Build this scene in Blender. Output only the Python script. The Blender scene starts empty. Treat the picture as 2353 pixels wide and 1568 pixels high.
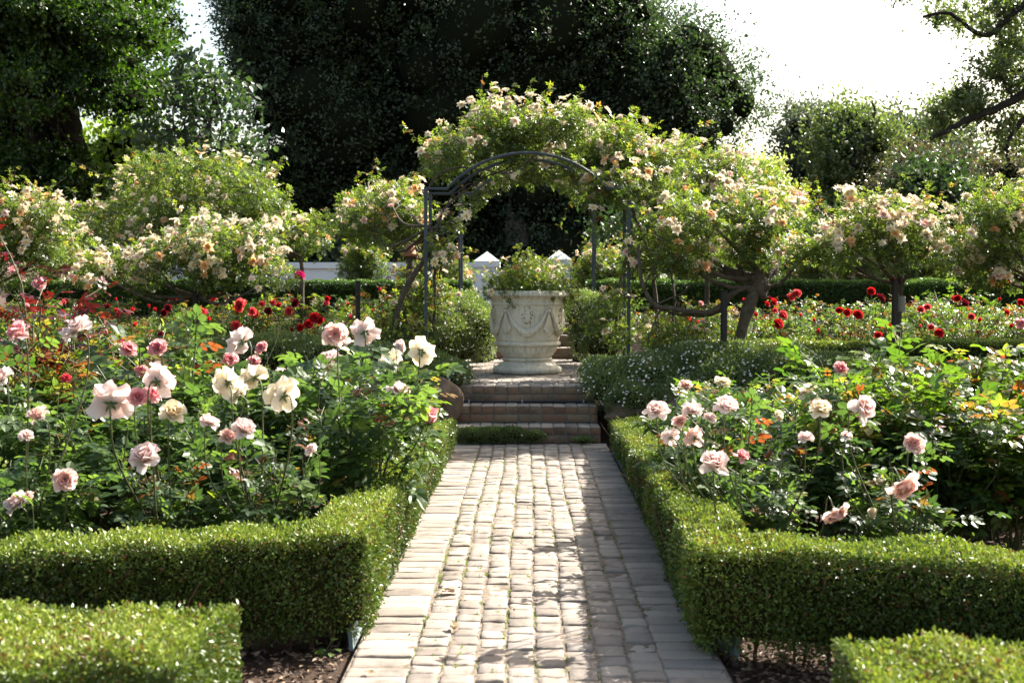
import bpy, math, random
import numpy as np
from mathutils import Matrix, Vector
PI = math.pi
R = math.radians
scene = bpy.context.scene
COL = scene.collection
# ------------------------------------------------------------------ camera
F = 2744.0                      # focal length in photo pixels (photo measured 2352 wide)
H = 1.40
yaw, pitch = math.atan(35 / F), math.atan(106 / F)
fwd = np.array([-math.sin(yaw) * math.cos(pitch), math.cos(yaw) * math.cos(pitch), -math.sin(pitch)])
rgt = np.array([math.cos(yaw), math.sin(yaw), 0.0])
upv = np.cross(rgt, fwd)
CAM = np.array([0, 0, H])
def P(px, py, Y):
    d = fwd + (px - 1176) / F * rgt + (784 - py) / F * upv
    return CAM + d * (Y / d[1])
def on_z(px, py, z):
    d = fwd + (px - 1176) / F * rgt + (784 - py) / F * upv
    return CAM + d * ((z - H) / d[2])
cam = bpy.data.cameras.new('camera')
cam_o = bpy.data.objects.new('camera', cam)
COL.objects.link(cam_o)
cam_o.matrix_world = Matrix([[rgt[0], upv[0], -fwd[0], 0], [rgt[1], upv[1], -fwd[1], 0], [rgt[2], upv[2], -fwd[2], H], [0, 0, 0, 1]])
cam.sensor_width = 36.0
cam.lens = F / 2352 * 36
cam.clip_start = 0.05
cam.clip_end = 3000
cam.dof.use_dof = True
cam.dof.focus_distance = 9.0
cam.dof.aperture_fstop = 4.5
scene.camera = cam_o

# ------------------------------------------------------------------ mesh helper
class Geo:
    def __init__(s):
        s.V = []; s.L = []; s.T = []; s.R = []; s.M = []; s.S = []; s.n = 0
    def block(s, V, loops, totals, rnd=None, mat=0, smooth=False):
        V = np.asarray(V, float).reshape(-1, 3); loops = np.asarray(loops, np.int64); totals = np.asarray(totals, np.int32)
        s.V.append(V); s.L.append(loops + s.n); s.T.append(totals); nf = len(totals)
        s.R.append(np.full(nf, .5) if rnd is None else np.broadcast_to(np.asarray(rnd, float), (nf,)))
        s.M.append(np.broadcast_to(np.asarray(mat, np.int32), (nf,)))
        s.S.append(np.full(nf, smooth)); s.n += len(V)
        return s
    def faces(s, V, faces, rnd=None, mat=0, smooth=False):
        return s.block(V, [i for f in faces for i in f], [len(f) for f in faces], rnd, mat, smooth)
    def grid(s, V, nu, nv, rnd=None, mat=0, smooth=True, wrap=False):
        """V is (nu*nv) points, u major; wrap closes v"""
        nvv = nv if wrap else nv - 1
        i, j = np.meshgrid(np.arange(nu - 1), np.arange(nvv), indexing='ij')
        a = i * nv + j; b = i * nv + (j + 1) % nv; c = (i + 1) * nv + (j + 1) % nv; d = (i + 1) * nv + j
        f = np.stack([a, b, c, d], -1).reshape(-1)
        return s.block(V, f, np.full(len(f) // 4, 4), rnd, mat, smooth)
    def box(s, c, d, rz=0, rnd=None, mat=0, taper=1.0):
        x, y, z = np.array(d) / 2
        V = np.array([[-x, -y, -z], [x, -y, -z], [x, y, -z], [-x, y, -z], [-x * taper, -y * taper, z], [x * taper, -y * taper, z], [x * taper, y * taper, z], [-x * taper, y * taper, z]])
        ca, sa = math.cos(rz), math.sin(rz)
        V = np.stack([V[:, 0] * ca - V[:, 1] * sa, V[:, 0] * sa + V[:, 1] * ca, V[:, 2]], -1) + np.array(c)
        return s.faces(V, [(3, 2, 1, 0), (4, 5, 6, 7), (0, 1, 5, 4), (1, 2, 6, 5), (2, 3, 7, 6), (3, 0, 4, 7)], rnd, mat)
    def tube(s, pts, rad, k=8, rnd=None, mat=0, caps=True):
        pts = np.asarray(pts, float); n = len(pts)
        rad = np.broadcast_to(np.asarray(rad, float), (n,))
        t = np.gradient(pts, axis=0); t /= np.linalg.norm(t, axis=1)[:, None] + 1e-9
        ref = np.array([0, 0, 1.0]) if abs(t[:, 2]).mean() < .8 else np.array([1.0, 0, 0])
        u = np.cross(t, ref); u /= np.linalg.norm(u, axis=1)[:, None] + 1e-9
        v = np.cross(t, u)
        a = np.linspace(0, 2 * PI, k, endpoint=False)
        V = pts[:, None] + rad[:, None, None] * (np.cos(a)[None, :, None] * u[:, None] + np.sin(a)[None, :, None] * v[:, None])
        b0 = s.n
        s.grid(V.reshape(-1, 3), n, k, rnd, mat, True, True)
        if caps:
            s.faces(V[0], [list(range(k))], rnd, mat); s.faces(V[-1], [list(range(k))[::-1]], rnd, mat)
        return s
    def lathe(s, prof, k=48, c=(0, 0, 0), rnd=None, mat=0, f=None):
        prof = np.asarray(prof, float); a = np.linspace(0, 2 * PI, k, endpoint=False)
        r = prof[:, 0][:, None] + (f(prof[:, 1][:, None], a[None, :]) if f else 0 * a[None, :])
        V = np.stack([r * np.cos(a), r * np.sin(a), np.broadcast_to(prof[:, 1][:, None], r.shape)], -1) + np.array(c)
        return s.grid(V.reshape(-1, 3), len(prof), k, rnd, mat, True, True)
    def blob(s, c, r, rs, amp=.25, nu=10, nv=14, rnd=None, mat=0, freq=2.0, flat=False):
        th = np.linspace(0.001, PI - .001, nu); ph = np.linspace(0, 2 * PI, nv, endpoint=False)
        T_, Q = np.meshgrid(th, ph, indexing='ij')
        d = np.stack([np.sin(T_) * np.cos(Q), np.sin(T_) * np.sin(Q), np.cos(T_)], -1)
        k = rs.normal(size=(6, 3)) * freq; o = rs.uniform(0, 6, 6)
        m = 1 + amp * sum(np.sin(d @ k[i] + o[i]) for i in range(6)) / 3
        V = d * m[..., None] * np.asarray(r, float) + np.asarray(c, float)
        return s.grid(V.reshape(-1, 3), nu, nv, rnd, mat, not flat, True)
    def inst(s, tpl, Pn, A, N, L, W=1.0, rnd=None, mat=0, smooth=False):
        T_, faces = tpl; n = len(Pn)
        if n == 0: return s
        A = A / (np.linalg.norm(A, axis=1)[:, None] + 1e-9)
        B = np.cross(N, A); B /= np.linalg.norm(B, axis=1)[:, None] + 1e-9
        N = np.cross(A, B)
        L = np.broadcast_to(np.asarray(L, float), (n,)); W = np.broadcast_to(np.asarray(W, float), (n,))
        V = Pn[:, None] + L[:, None, None] * (T_[None, :, 0:1] * A[:, None] + T_[None, :, 1:2] * W[:, None, None] * B[:, None] + T_[None, :, 2:3] * N[:, None])
        fl = np.array([i for f in faces for i in f]); ft = np.array([len(f) for f in faces])
        loops = (fl[None] + (np.arange(n) * len(T_))[:, None]).reshape(-1)
        if rnd is None: rnd = np.full(n, .5)
        return s.block(V.reshape(-1, 3), loops, np.tile(ft, n), np.repeat(rnd, len(ft)), np.repeat(np.broadcast_to(mat, (n,)), len(ft)), smooth)
    def mesh(s, name, mats):
        me = bpy.data.meshes.new(name)
        if s.n == 0: return me
        V = np.concatenate(s.V); L = np.concatenate(s.L); T_ = np.concatenate(s.T)
        me.vertices.add(len(V)); me.vertices.foreach_set('co', V.astype(np.float32).ravel())
        me.loops.add(len(L)); me.loops.foreach_set('vertex_index', L.astype(np.int32))
        me.polygons.add(len(T_))
        st = np.concatenate([[0], np.cumsum(T_)[:-1]]).astype(np.int32)
        me.polygons.foreach_set('loop_start', st)
        me.polygons.foreach_set('material_index', np.concatenate(s.M).astype(np.int32))
        me.update(calc_edges=True)
        me.polygons.foreach_set('use_smooth', np.concatenate(s.S))
        at = me.attributes.new('rnd', 'FLOAT', 'FACE'); at.data.foreach_set('value', np.concatenate(s.R).astype(np.float32))
        for m in (mats if isinstance(mats, (list, tuple)) else [mats]): me.materials.append(m)
        return me
    def build(s, name, mats, parent=None):
        o = bpy.data.objects.new(name, s.mesh(name, mats)); COL.objects.link(o)
        if parent is not None: put(o, parent)
        return o
def put(o, parent):
    """parent o, whose coordinates are world coordinates"""
    o.parent = parent; o.matrix_parent_inverse = WM(parent).inverted()
def WM(o):
    m = o.matrix_basis.copy()
    if o.parent: m = WM(o.parent) @ o.matrix_parent_inverse @ m
    return m
def tag(o, label=None, cat=None, group=None, kind=None):
    if label: o['label'] = label
    if cat: o['category'] = cat
    if group: o['group'] = group
    if kind: o['kind'] = kind
    return o
def thing(name, label, cat, loc=(0, 0, 0), rz=0, sc=1, group=None):
    o = bpy.data.objects.new(name, None); COL.objects.link(o); o.empty_display_size = .1
    o.location = loc; o.rotation_euler = (0, 0, rz); o.scale = (sc, sc, sc)
    return tag(o, label, cat, group)
def link_mesh(name, me, parent=None, loc=None, rot=None, sc=None, local=False, mats=None):
    o = bpy.data.objects.new(name, me); COL.objects.link(o)
    if loc is not None: o.location = loc
    if rot is not None: o.rotation_mode = 'QUATERNION'; o.rotation_quaternion = rot
    if sc is not None: o.scale = (sc, sc, sc)
    if parent is not None:
        if local: o.parent = parent
        else: put(o, parent)
    if mats:
        for i, m in enumerate(mats):
            if m is not None: o.material_slots[i].link = 'OBJECT'; o.material_slots[i].material = m
    return o
def norm(a): return a / (np.linalg.norm(a, axis=-1, keepdims=True) + 1e-9)
def rdir(rs, n): return norm(rs.normal(size=(n, 3)))
def curve(pts, n):
    """Catmull-Rom through pts"""
    p = np.asarray(pts, float); p = np.vstack([2 * p[0] - p[1], p, 2 * p[-1] - p[-2]])
    m = len(p) - 3; t = np.linspace(0, m - 1e-6, n); i = t.astype(int); f = (t - i)[:, None]
    a, b, c, d = p[i], p[i + 1], p[i + 2], p[i + 3]
    return .5 * (2 * b + (c - a) * f + (2 * a - 5 * b + 4 * c - d) * f ** 2 + (3 * b - a - 3 * c + d) * f ** 3)

# ------------------------------------------------------------------ templates
T_dia = (np.array([[0, 0, 0], [.45, .5, .06], [1, 0, 0], [.45, -.5, .06]]), [(0, 3, 2, 1)])
T_leaf = (np.array([[0, 0, 0], [.3, .46, .1], [.72, .34, .06], [1, 0, -.04], [.72, -.34, .06], [.3, -.46, .1]]), [(0, 3, 2, 1), (0, 5, 4, 3)])
_h = [[0, 0, 0], [.14, .28, .05], [.42, .47, .09], [.76, .34, .04], [1, 0, -.06], [.76, -.34, .04], [.42, -.47, .09], [.14, -.28, .05], [.45, 0, 0]]
T_oval = (np.array(_h), [(0, 8, 2, 1), (8, 4, 3, 2), (0, 7, 6, 8), (8, 6, 5, 4)])
def compound(tpl, lf=.44, w=.62):
    T_, fs = tpl; V = []; Fc = []
    def add(x, y, ang, s_, dz):
        b = len(V); ca, sa = math.cos(ang), math.sin(ang)
        for t in T_:
            X, Y, Z = t[0] * s_, t[1] * s_ * w, t[2] * s_
            xx, yy = x + X * ca - Y * sa, y + X * sa + Y * ca
            V.append([xx, yy, Z + dz - .22 * xx * xx])
        Fc.extend([tuple(b + i for i in f) for f in fs])
    add(.66, 0, 0, lf * 1.08, .02)
    for x in (.58, .24):
        sc = lf * (.95 if x > .4 else .75)
        add(x, .02, R(64), sc, 0); add(x, -.02, R(-64), sc, 0)
    return (np.array(V), Fc)
C_oval, C_leaf, C_dia = compound(T_oval, .37, .80), compound(T_leaf), compound(T_dia, .46, .6)
a_ = np.linspace(0, 2 * PI, 10, endpoint=False)
T_disc = (np.array([[math.cos(a) * (.5 if i % 2 else .42), math.sin(a) * (.5 if i % 2 else .42), .06] for i, a in enumerate(a_)] + [[0, 0, 0]]), [(i, (i + 1) % 10, 10) for i in range(10)])
T_dot = (np.array([[math.cos(a) * .17, math.sin(a) * .17, .09] for a in a_[::2]]), [(0, 1, 2, 3, 4)])

# ------------------------------------------------------------------ materials
def newmat(name):
    m = bpy.data.materials.new(name); m.use_nodes = True
    nt = m.node_tree; nt.nodes.clear()
    return m, nt, nt.nodes, nt.links
def ramp(nt, stops, fac):
    r = nt.nodes.new('ShaderNodeValToRGB'); cr = r.color_ramp
    while len(cr.elements) > 1: cr.elements.remove(cr.elements[-1])
    for i, (p, c) in enumerate(stops):
        e = cr.elements[0] if i == 0 else cr.elements.new(p)
        e.position = p; e.color = (*c, 1)
    nt.links.new(fac, r.inputs[0]); return r.outputs[0]
def attr(nt, name='rnd'):
    a = nt.nodes.new('ShaderNodeAttribute'); a.attribute_name = name; return a.outputs['Fac']
def noise(nt, scale, detail=4, rough=.6, coord='Object', dist=0):
    tc = nt.nodes.new('ShaderNodeTexCoord'); n = nt.nodes.new('ShaderNodeTexNoise')
    n.inputs['Scale'].default_value = scale; n.inputs['Detail'].default_value = detail; n.inputs['Roughness'].default_value = rough
    n.inputs['Distortion'].default_value = dist
    nt.links.new(tc.outputs[coord], n.inputs['Vector']); return n.outputs['Fac']
def mth(nt, op, a, b=0.0, clamp=False):
    n = nt.nodes.new('ShaderNodeMath'); n.operation = op; n.use_clamp = clamp
    for i, v in enumerate((a, b)):
        if isinstance(v, (int, float)): n.inputs[i].default_value = v
        else: nt.links.new(v, n.inputs[i])
    return n.outputs[0]
def mixc(nt, fac, a, b, mode='MIX'):
    n = nt.nodes.new('ShaderNodeMix'); n.data_type = 'RGBA'; n.blend_type = mode
    for i, v in ((0, fac), (6, a), (7, b)):
        if isinstance(v, (int, float)): n.inputs[i].default_value = v
        elif isinstance(v, tuple): n.inputs[i].default_value = (*v, 1)
        else: nt.links.new(v, n.inputs[i])
    return n.outputs[2]
def bump(nt, h, strength=.4, dist=.01):
    b = nt.nodes.new('ShaderNodeBump'); b.inputs['Strength'].default_value = strength; b.inputs['Distance'].default_value = dist
    nt.links.new(h, b.inputs['Height']); return b.outputs[0]
def solid(name, col_fn, rough=.8, spec=.5, bmp=None, metal=0):
    m, nt, N, L = newmat(name)
    o = N.new('ShaderNodeOutputMaterial'); p = N.new('ShaderNodeBsdfPrincipled')
    c = col_fn(nt) if callable(col_fn) else col_fn
    if isinstance(c, tuple): p.inputs['Base Color'].default_value = (*c, 1)
    else: L.new(c, p.inputs['Base Color'])
    p.inputs['Roughness'].default_value = rough; p.inputs['Specular IOR Level'].default_value = spec; p.inputs['Metallic'].default_value = metal
    if bmp: L.new(bmp(nt), p.inputs['Normal'])
    L.new(p.outputs[0], o.inputs[0]); return m
def leafmat(name, stops, tr=.4, trc=(1.9, 2.1, .9), rough=.38, spec=.5, var=True):
    """leaf: coloured by the leaf's own random value; thin and translucent"""
    m, nt, N, L = newmat(name)
    o = N.new('ShaderNodeOutputMaterial'); p = N.new('ShaderNodeBsdfPrincipled'); t = N.new('ShaderNodeBsdfTranslucent'); mx = N.new('ShaderNodeMixShader')
    c = ramp(nt, stops, attr(nt))
    L.new(c, p.inputs['Base Color'])
    v = N.new('ShaderNodeVectorMath'); v.operation = 'MULTIPLY'; v.inputs[1].default_value = trc; L.new(c, v.inputs[0]); L.new(v.outputs[0], t.inputs['Color'])
    p.inputs['Roughness'].default_value = rough; p.inputs['Specular IOR Level'].default_value = spec
    mx.inputs[0].default_value = tr; L.new(p.outputs[0], mx.inputs[1]); L.new(t.outputs[0], mx.inputs[2]); L.new(mx.outputs[0], o.inputs[0])
    return m
g1, g2, g3 = (.018, .045, .010), (.045, .095, .018), (.085, .15, .025)
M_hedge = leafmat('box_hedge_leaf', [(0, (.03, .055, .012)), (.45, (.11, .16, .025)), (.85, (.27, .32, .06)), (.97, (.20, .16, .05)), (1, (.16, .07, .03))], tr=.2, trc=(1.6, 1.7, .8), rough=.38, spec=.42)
M_hedge_far = leafmat('far_hedge_leaf', [(0, (.02, .05, .012)), (.5, (.05, .10, .02)), (1, (.10, .16, .03))], tr=.3, rough=.35)
M_rose = leafmat('rose_leaf', [(0, (.022, .045, .018)), (.4, (.055, .095, .03)), (.72, (.11, .165, .04)), (.8, (.15, .21, .02)), (.86, (.17, .16, .04)), (.92, (.16, .075, .03)), (1, (.15, .03, .018))], tr=.45, trc=(2.1, 2.2, 1.0), rough=.4, spec=.34)
M_rose_y = leafmat('young_rose_leaf', [(0, (.03, .07, .014)), (.4, (.08, .13, .02)), (.72, (.13, .19, .02)), (.8, (.19, .23, .04)), (.86, (.22, .19, .045)), (.92, (.20, .10, .035)), (1, (.22, .04, .02))], tr=.45, trc=(1.8, 2.0, .8), rough=.3, spec=.5)
M_climb = leafmat('climbing_rose_leaf', [(0, (.035, .06, .02)), (.4, (.095, .13, .035)), (.75, (.16, .20, .03)), (.85, (.22, .23, .04)), (.93, (.24, .15, .05)), (1, (.20, .07, .04))], tr=.45, trc=(1.8, 2.0, .8), rough=.38)
M_dark = leafmat('dark_tree_leaf', [(0, (.014, .026, .013)), (.6, (.036, .060, .026)), (1, (.085, .12, .05))], tr=.3, trc=(1.6, 2.0, .8), rough=.35, spec=.5)
M_oak = leafmat('broadleaf_tree_leaf', [(0, (.010, .025, .005)), (.5, (.025, .058, .009)), (1, (.075, .125, .016))], tr=.4, trc=(1.9, 2.1, .7), rough=.4)
M_right = leafmat('olive_tree_leaf', [(0, (.035, .055, .022)), (.5, (.08, .11, .04)), (1, (.16, .19, .07))], tr=.35, rough=.4)  # greyish leaf, made paler in colour to stand in for hazy sun glare
M_blue = leafmat('blue_green_tree_leaf', [(0, (.035, .05, .038)), (.6, (.075, .095, .07)), (1, (.13, .15, .10))], tr=.2, rough=.5)  # grey leaf tone lightened too, haze put into the colour
M_bronze = leafmat('bronze_shrub_leaf', [(0, (.03, .04, .02)), (.5, (.07, .075, .035)), (.85, (.11, .09, .05)), (1, (.15, .10, .065))], tr=.3, trc=(1.6, 1.5, 1.0), rough=.35)
M_daisy = leafmat('daisy_foliage', [(0, (.05, .075, .03)), (.6, (.13, .17, .07)), (1, (.2, .24, .10))], tr=.35, rough=.5)
M_white = leafmat('daisy_petal', [(0, (.75, .72, .70)), (.8, (.8, .8, .78)), (1, (.75, .5, .52))], tr=.3, trc=(1, 1, 1), rough=.6, spec=.2)
M_yellow = solid('daisy_centre', (.6, .42, .04))
M_stem = solid('rose_stem', lambda nt: ramp(nt, [(0, (.03, .04, .015)), (.5, (.06, .07, .02)), (1, (.09, .05, .03))], noise(nt, 9)), .55)
M_greenstem = solid('green_flower_stem', (.07, .11, .03), .5)
M_sepal = solid('sepal', (.09, .15, .05), .6)
M_bark = solid('grey_brown_bark', lambda nt: ramp(nt, [(.3, (.04, .03, .022)), (.7, (.13, .105, .08))], noise(nt, 14, 6, .7)), .9, .2, lambda nt: bump(nt, noise(nt, 30, 6, .7), .8, .02))
M_darkbark = solid('dark_bark', lambda nt: ramp(nt, [(.3, (.012, .010, .008)), (.7, (.045, .038, .03))], noise(nt, 5, 6, .7)), .9, .2, lambda nt: bump(nt, noise(nt, 10, 6, .7), .8, .05))
M_palebark = solid('pale_bark', lambda nt: ramp(nt, [(.3, (.10, .09, .08)), (.7, (.22, .2, .18))], noise(nt, 3, 6, .7)), .9, .2)
M_twig = solid('hedge_twig', (.11, .06, .035), .8, .2)
def petalmat(name, inner, outer, tr=.55, tint=(1.0, .95, .90)):
    m, nt, N, L = newmat(name)
    o = N.new('ShaderNodeOutputMaterial'); p = N.new('ShaderNodeBsdfPrincipled'); t = N.new('ShaderNodeBsdfTranslucent'); mx = N.new('ShaderNodeMixShader')
    c = ramp(nt, [(0, inner), (.45, tuple((a + b) / 2 for a, b in zip(inner, outer))), (1, outer)], attr(nt))
    oi = N.new('ShaderNodeObjectInfo')
    k = mth(nt, 'ADD', mth(nt, 'MULTIPLY', oi.outputs['Random'], .18), .88)
    c = mixc(nt, mth(nt, 'MULTIPLY', noise(nt, 60, 3), .2), c, tuple(min(1, x * .9 + .1) for x in outer))
    cc = N.new('ShaderNodeVectorMath'); cc.operation = 'SCALE'; L.new(c, cc.inputs[0]); L.new(k, cc.inputs['Scale'])
    L.new(cc.outputs[0], p.inputs['Base Color'])
    v = N.new('ShaderNodeVectorMath'); v.operation = 'MULTIPLY'; v.inputs[1].default_value = tint; L.new(cc.outputs[0], v.inputs[0]); L.new(v.outputs[0], t.inputs['Color'])
    p.inputs['Roughness'].default_value = .55; p.inputs['Specular IOR Level'].default_value = .2
    mx.inputs[0].default_value = tr; L.new(p.outputs[0], mx.inputs[1]); L.new(t.outputs[0], mx.inputs[2]); L.new(mx.outputs[0], o.inputs[0])
    return m
PET = dict(pale=petalmat('pale_pink_petal', (.87, .60, .56), (.90, .80, .77)), cream=petalmat('cream_petal', (.88, .70, .42), (.91, .85, .70)),
           pink=petalmat('pink_petal', (.80, .20, .24), (.86, .54, .54)), peach=petalmat('peach_pink_petal', (.86, .46, .38), (.89, .72, .66)),
           rosy=petalmat('coral_red_petal', (.72, .03, .06), (.80, .16, .17), tint=(1, .7, .7)), red=petalmat('red_petal', (.48, .006, .014), (.62, .02, .03), tint=(1, .6, .6)),
           dark=petalmat('dark_red_petal', (.12, .002, .01), (.22, .006, .02), tint=(1, .6, .6)), magenta=petalmat('magenta_petal', (.4, .006, .09), (.55, .02, .16), tint=(1, .6, .8)),
           apricot=petalmat('apricot_petal', (.80, .42, .14), (.82, .55, .30)), buff=petalmat('buff_petal', (.86, .72, .38), (.90, .82, .62)), blush=petalmat('blush_petal', (.88, .64, .44), (.90, .80, .64)))
M_stamen = solid('stamens', (.6, .35, .05))
# ------------------------------------------------------------------ flowers
def petal(geo, rs, az, th0, curl, length, width, cup, rad0, z0, rnd, nu=8, nv=7, wave=.05, point=0.0, mat=0):
    v = np.linspace(0, 1, nu); u = np.linspace(-1, 1, nv)
    th = th0 + curl * v ** 2
    dr = np.sin(th); dz = np.cos(th)
    rr = rad0 + np.concatenate([[0], np.cumsum((dr[1:] + dr[:-1]) / 2 * length / (nu - 1))])
    zz = z0 + np.concatenate([[0], np.cumsum((dz[1:] + dz[:-1]) / 2 * length / (nu - 1))])
    wv = width * np.clip(np.sin(np.clip(v * 1.02 + .12, 0, 1.0) ** (.85 + .5 * point) * PI * (.72 + .24 * point)), .04, 1) ** .75
    ph = rs.uniform(0, 6)
    U, V_ = np.meshgrid(u, v)
    x = U * wv[:, None]
    inn = -cup * (U ** 2) * wv[:, None]
    nr, nz = np.cos(th)[:, None], -np.sin(th)[:, None]
    w_ = wave * length * np.sin(U * 3.2 + ph) * V_ ** 2
    r_ = rr[:, None] + (inn + w_) * nr - .26 * length * (U ** 2) * dr[:, None] * V_
    z_ = zz[:, None] + (inn + w_) * nz - (.26 + .2 * point) * length * (U ** 2) * dz[:, None] * V_
    ca, sa = math.cos(az), math.sin(az)
    X = r_ * ca - x * sa; Y = r_ * sa + x * ca
    geo.grid(np.stack([X, Y, z_], -1).reshape(-1, 3), nu, nv, rnd, mat, True)
def big_bloom(seed, mode):
    """unit bloom about 1 across, facing +z, stalk end at the origin"""
    rs = np.random.RandomState(seed); g = Geo()
    spec = {'open': [(4, 6, 22, .40, .22), (5, 18, 25, .44, .24), (6, 32, 28, .48, .25), (6, 48, 35, .52, .26), (6, 68, 50, .52, .27)],
            'cup': [(4, 4, 12, .46, .20), (5, 12, 18, .50, .25), (6, 24, 25, .52, .28), (5, 40, 30, .55, .32), (3, 85, 30, .52, .24)],
            'full': [(5, 10, 45, .30, .18), (7, 22, 45, .36, .19), (9, 38, 50, .40, .20), (10, 55, 50, .44, .21), (10, 72, 50, .46, .22)],
            'blown': [(4, 10, 20, .46, .24), (5, 28, 25, .52, .27), (5, 48, 30, .56, .29), (5, 66, 42, .58, .28), (4, 88, 60, .54, .26)],
            'bud': [(4, 0, 4, .62, .20), (5, 5, 12, .62, .24), (4, 14, 30, .60, .26)]}[mode]
    for i, (n, t0, cu, ln, wd) in enumerate(spec):
        for k in range(n):
            az = 2 * PI * (k + rs.uniform(-.25, .25)) / n + i * .7
            petal(g, rs, az, R(t0 + rs.uniform(-13, 13)), R(cu + rs.uniform(-18, 18)), ln * rs.uniform(.8, 1.15), wd * rs.uniform(.8, 1.15),
                  .35 if mode != 'full' else .5, .02 + .012 * i, .02, np.clip(i / (len(spec) - 1) + rs.uniform(-.2, .2), 0, 1), wave=rs.uniform(.05, .16))
    for k in range(5):
        petal(g, rs, 2 * PI * k / 5, R(105 + rs.uniform(-15, 30)), R(20), .26, .05, .2, .02, 0, .5, 4, 3, mat=1, point=1)
    g.blob((0, 0, -.03), (.05, .05, .065), rs, .05, 6, 8, mat=1)
    return g.mesh('rose_bloom', [PET['pale'], M_sepal])
def star_bloom(seed):
    rs = np.random.RandomState(seed); g = Geo()
    for i, (n, t0, cu, ln, wd) in enumerate([(4, 25, 25, .30, .13), (6, 48, 25, .42, .15), (7, 72, 30, .52, .17)]):
        for k in range(n):
            petal(g, rs, 2 * PI * (k + rs.uniform(-.25, .25)) / n + i, R(t0 + rs.uniform(-12, 12)), R(cu), ln * rs.uniform(.8, 1.1), wd, .3, .02, 0, np.clip(i / 2 + rs.uniform(-.2, .2), 0, 1), 4, 3, point=.8)
    g.blob((0, 0, .06), (.07, .07, .05), rs, .1, 4, 6, mat=1)
    return g.mesh('rose_bloom', [PET['cream'], M_stamen])
def bud_bloom(seed):
    rs = np.random.RandomState(seed); g = Geo()
    for k in range(5): petal(g, rs, 2 * PI * k / 5, R(4), R(14), .55, .2, .4, .04, 0, rs.uniform(0, 1), 4, 3)
    g.blob((0, 0, .0), (.1, .1, .1), rs, .1, 4, 6, mat=1)
    return g.mesh('rose_bud', [PET['apricot'], M_sepal])
BIG = {m: [big_bloom(10 * i + j, m) for j in range(2)] for i, m in enumerate(('open', 'cup', 'full', 'blown', 'bud'))}
STAR = [star_bloom(50 + i) for i in range(4)]
SBUD = bud_bloom(60)
def quat_to(d, spin):
    d = Vector(d).normalized()
    return d.to_track_quat('Z', 'Y') @ Matrix.Rotation(spin, 3, 'Z').to_quaternion()
# ------------------------------------------------------------------ ground and terraces
Z1, Z2 = .495, .99
M_soil = solid('mulch_soil', lambda nt: mixc(nt, mth(nt, 'MULTIPLY', noise(nt, 55, 5, .7), 1.0), ramp(nt, [(.35, (.02, .013, .010)), (.6, (.06, .038, .027))], noise(nt, 7, 6, .7)), (.10, .065, .045)), .95, .15, lambda nt: bump(nt, noise(nt, 60, 6, .75), .9, .02))
M_chip = leafmat('leaf_litter', [(0, (.035, .02, .014)), (.5, (.10, .06, .035)), (.9, (.2, .13, .075)), (1, (.28, .2, .12))], tr=.1, trc=(1, 1, 1), rough=.7)
g = Geo(); n = 60
xs = np.concatenate([[-400], np.linspace(-12, 12, n), [400]]); ys = np.concatenate([[-60], np.linspace(-2, 11.9, n), [12.0]])
X, Y = np.meshgrid(xs, ys, indexing='ij'); rs = np.random.RandomState(1)
Z = .02 * np.sin(X * 3.1 + 1) * np.cos(Y * 2.3) + rs.uniform(-.012, .012, X.shape) - .045
Z = np.where(np.abs(X - .03) < .9, -.03, Z)
g.grid(np.stack([X, Y, Z], -1).reshape(-1, 3), len(xs), len(ys))
tag(g.build('ground', M_soil), kind='structure')
g = Geo()
xs = np.concatenate([[-400], np.linspace(-12, 12, 50), [400]]); ys = np.array([11.62, 12.2, 13, 14, 15, 16, 17.35])
X, Y = np.meshgrid(xs, ys, indexing='ij'); Z = Z1 - .03 + .03 * np.sin(X * 2.1) * np.sin(Y * 3) * (np.abs(X) > 1)
Z = np.where((np.abs(X) < 1.1), Z1 - .06, Z)
Z[:, 0] = -.1
g.grid(np.stack([X, Y, Z], -1).reshape(-1, 3), len(xs), len(ys), smooth=False)
tag(g.build('middle_terrace_ground', M_soil), kind='structure')
g = Geo()
ys = np.array([17.3, 17.9, 19, 22, 26, 40, 100, 900]); xs = np.array([-700, -60, -20, -8, -2, -.9, .9, 2, 8, 20, 60, 700])
X, Y = np.meshgrid(xs, ys, indexing='ij'); Z = Z2 - .02 + 0 * X; Z[:, 0] = .3; Z[(np.abs(X) < 1)] -= .03
g.grid(np.stack([X, Y, Z], -1).reshape(-1, 3), len(xs), len(ys), smooth=False)
tag(g.build('upper_terrace_ground', M_soil), kind='structure')

# ------------------------------------------------------------------ bricks
def brick_mat(name, stops, moss=.3, spk=.5):
    def col(nt):
        c = ramp(nt, stops, attr(nt))
        c = mixc(nt, mth(nt, 'MULTIPLY', noise(nt, 25, 5, .7), spk), c, tuple(x * .55 for x in stops[1][1]))
        f = nt.nodes.new('ShaderNodeMapRange'); f.inputs[1].default_value = .52; f.inputs[2].default_value = .72
        nt.links.new(noise(nt, 3.1, 6, .7), f.inputs[0])
        c = mixc(nt, mth(nt, 'MULTIPLY', f.outputs[0], moss), c, (.05, .045, .035))
        s = nt.nodes.new('ShaderNodeMapRange'); s.inputs[1].default_value = .60; s.inputs[2].default_value = .70
        nt.links.new(noise(nt, 160, 3, .6), s.inputs[0])
        return mixc(nt, mth(nt, 'MULTIPLY', s.outputs[0], .6), c, (.10, .075, .055))
    return solid(name, col, .85, .25, lambda nt: bump(nt, mth(nt, 'ADD', noise(nt, 130, 5, .7), mth(nt, 'MULTIPLY', noise(nt, 28, 4, .6), .8)), .55, .006))
M_brick = brick_mat('worn_paving_brick', [(0, (.19, .155, .13)), (.3, (.31, .265, .22)), (.6, (.40, .345, .285)), (.85, (.28, .23, .19)), (1, (.23, .205, .185))], .75, .65)
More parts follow.
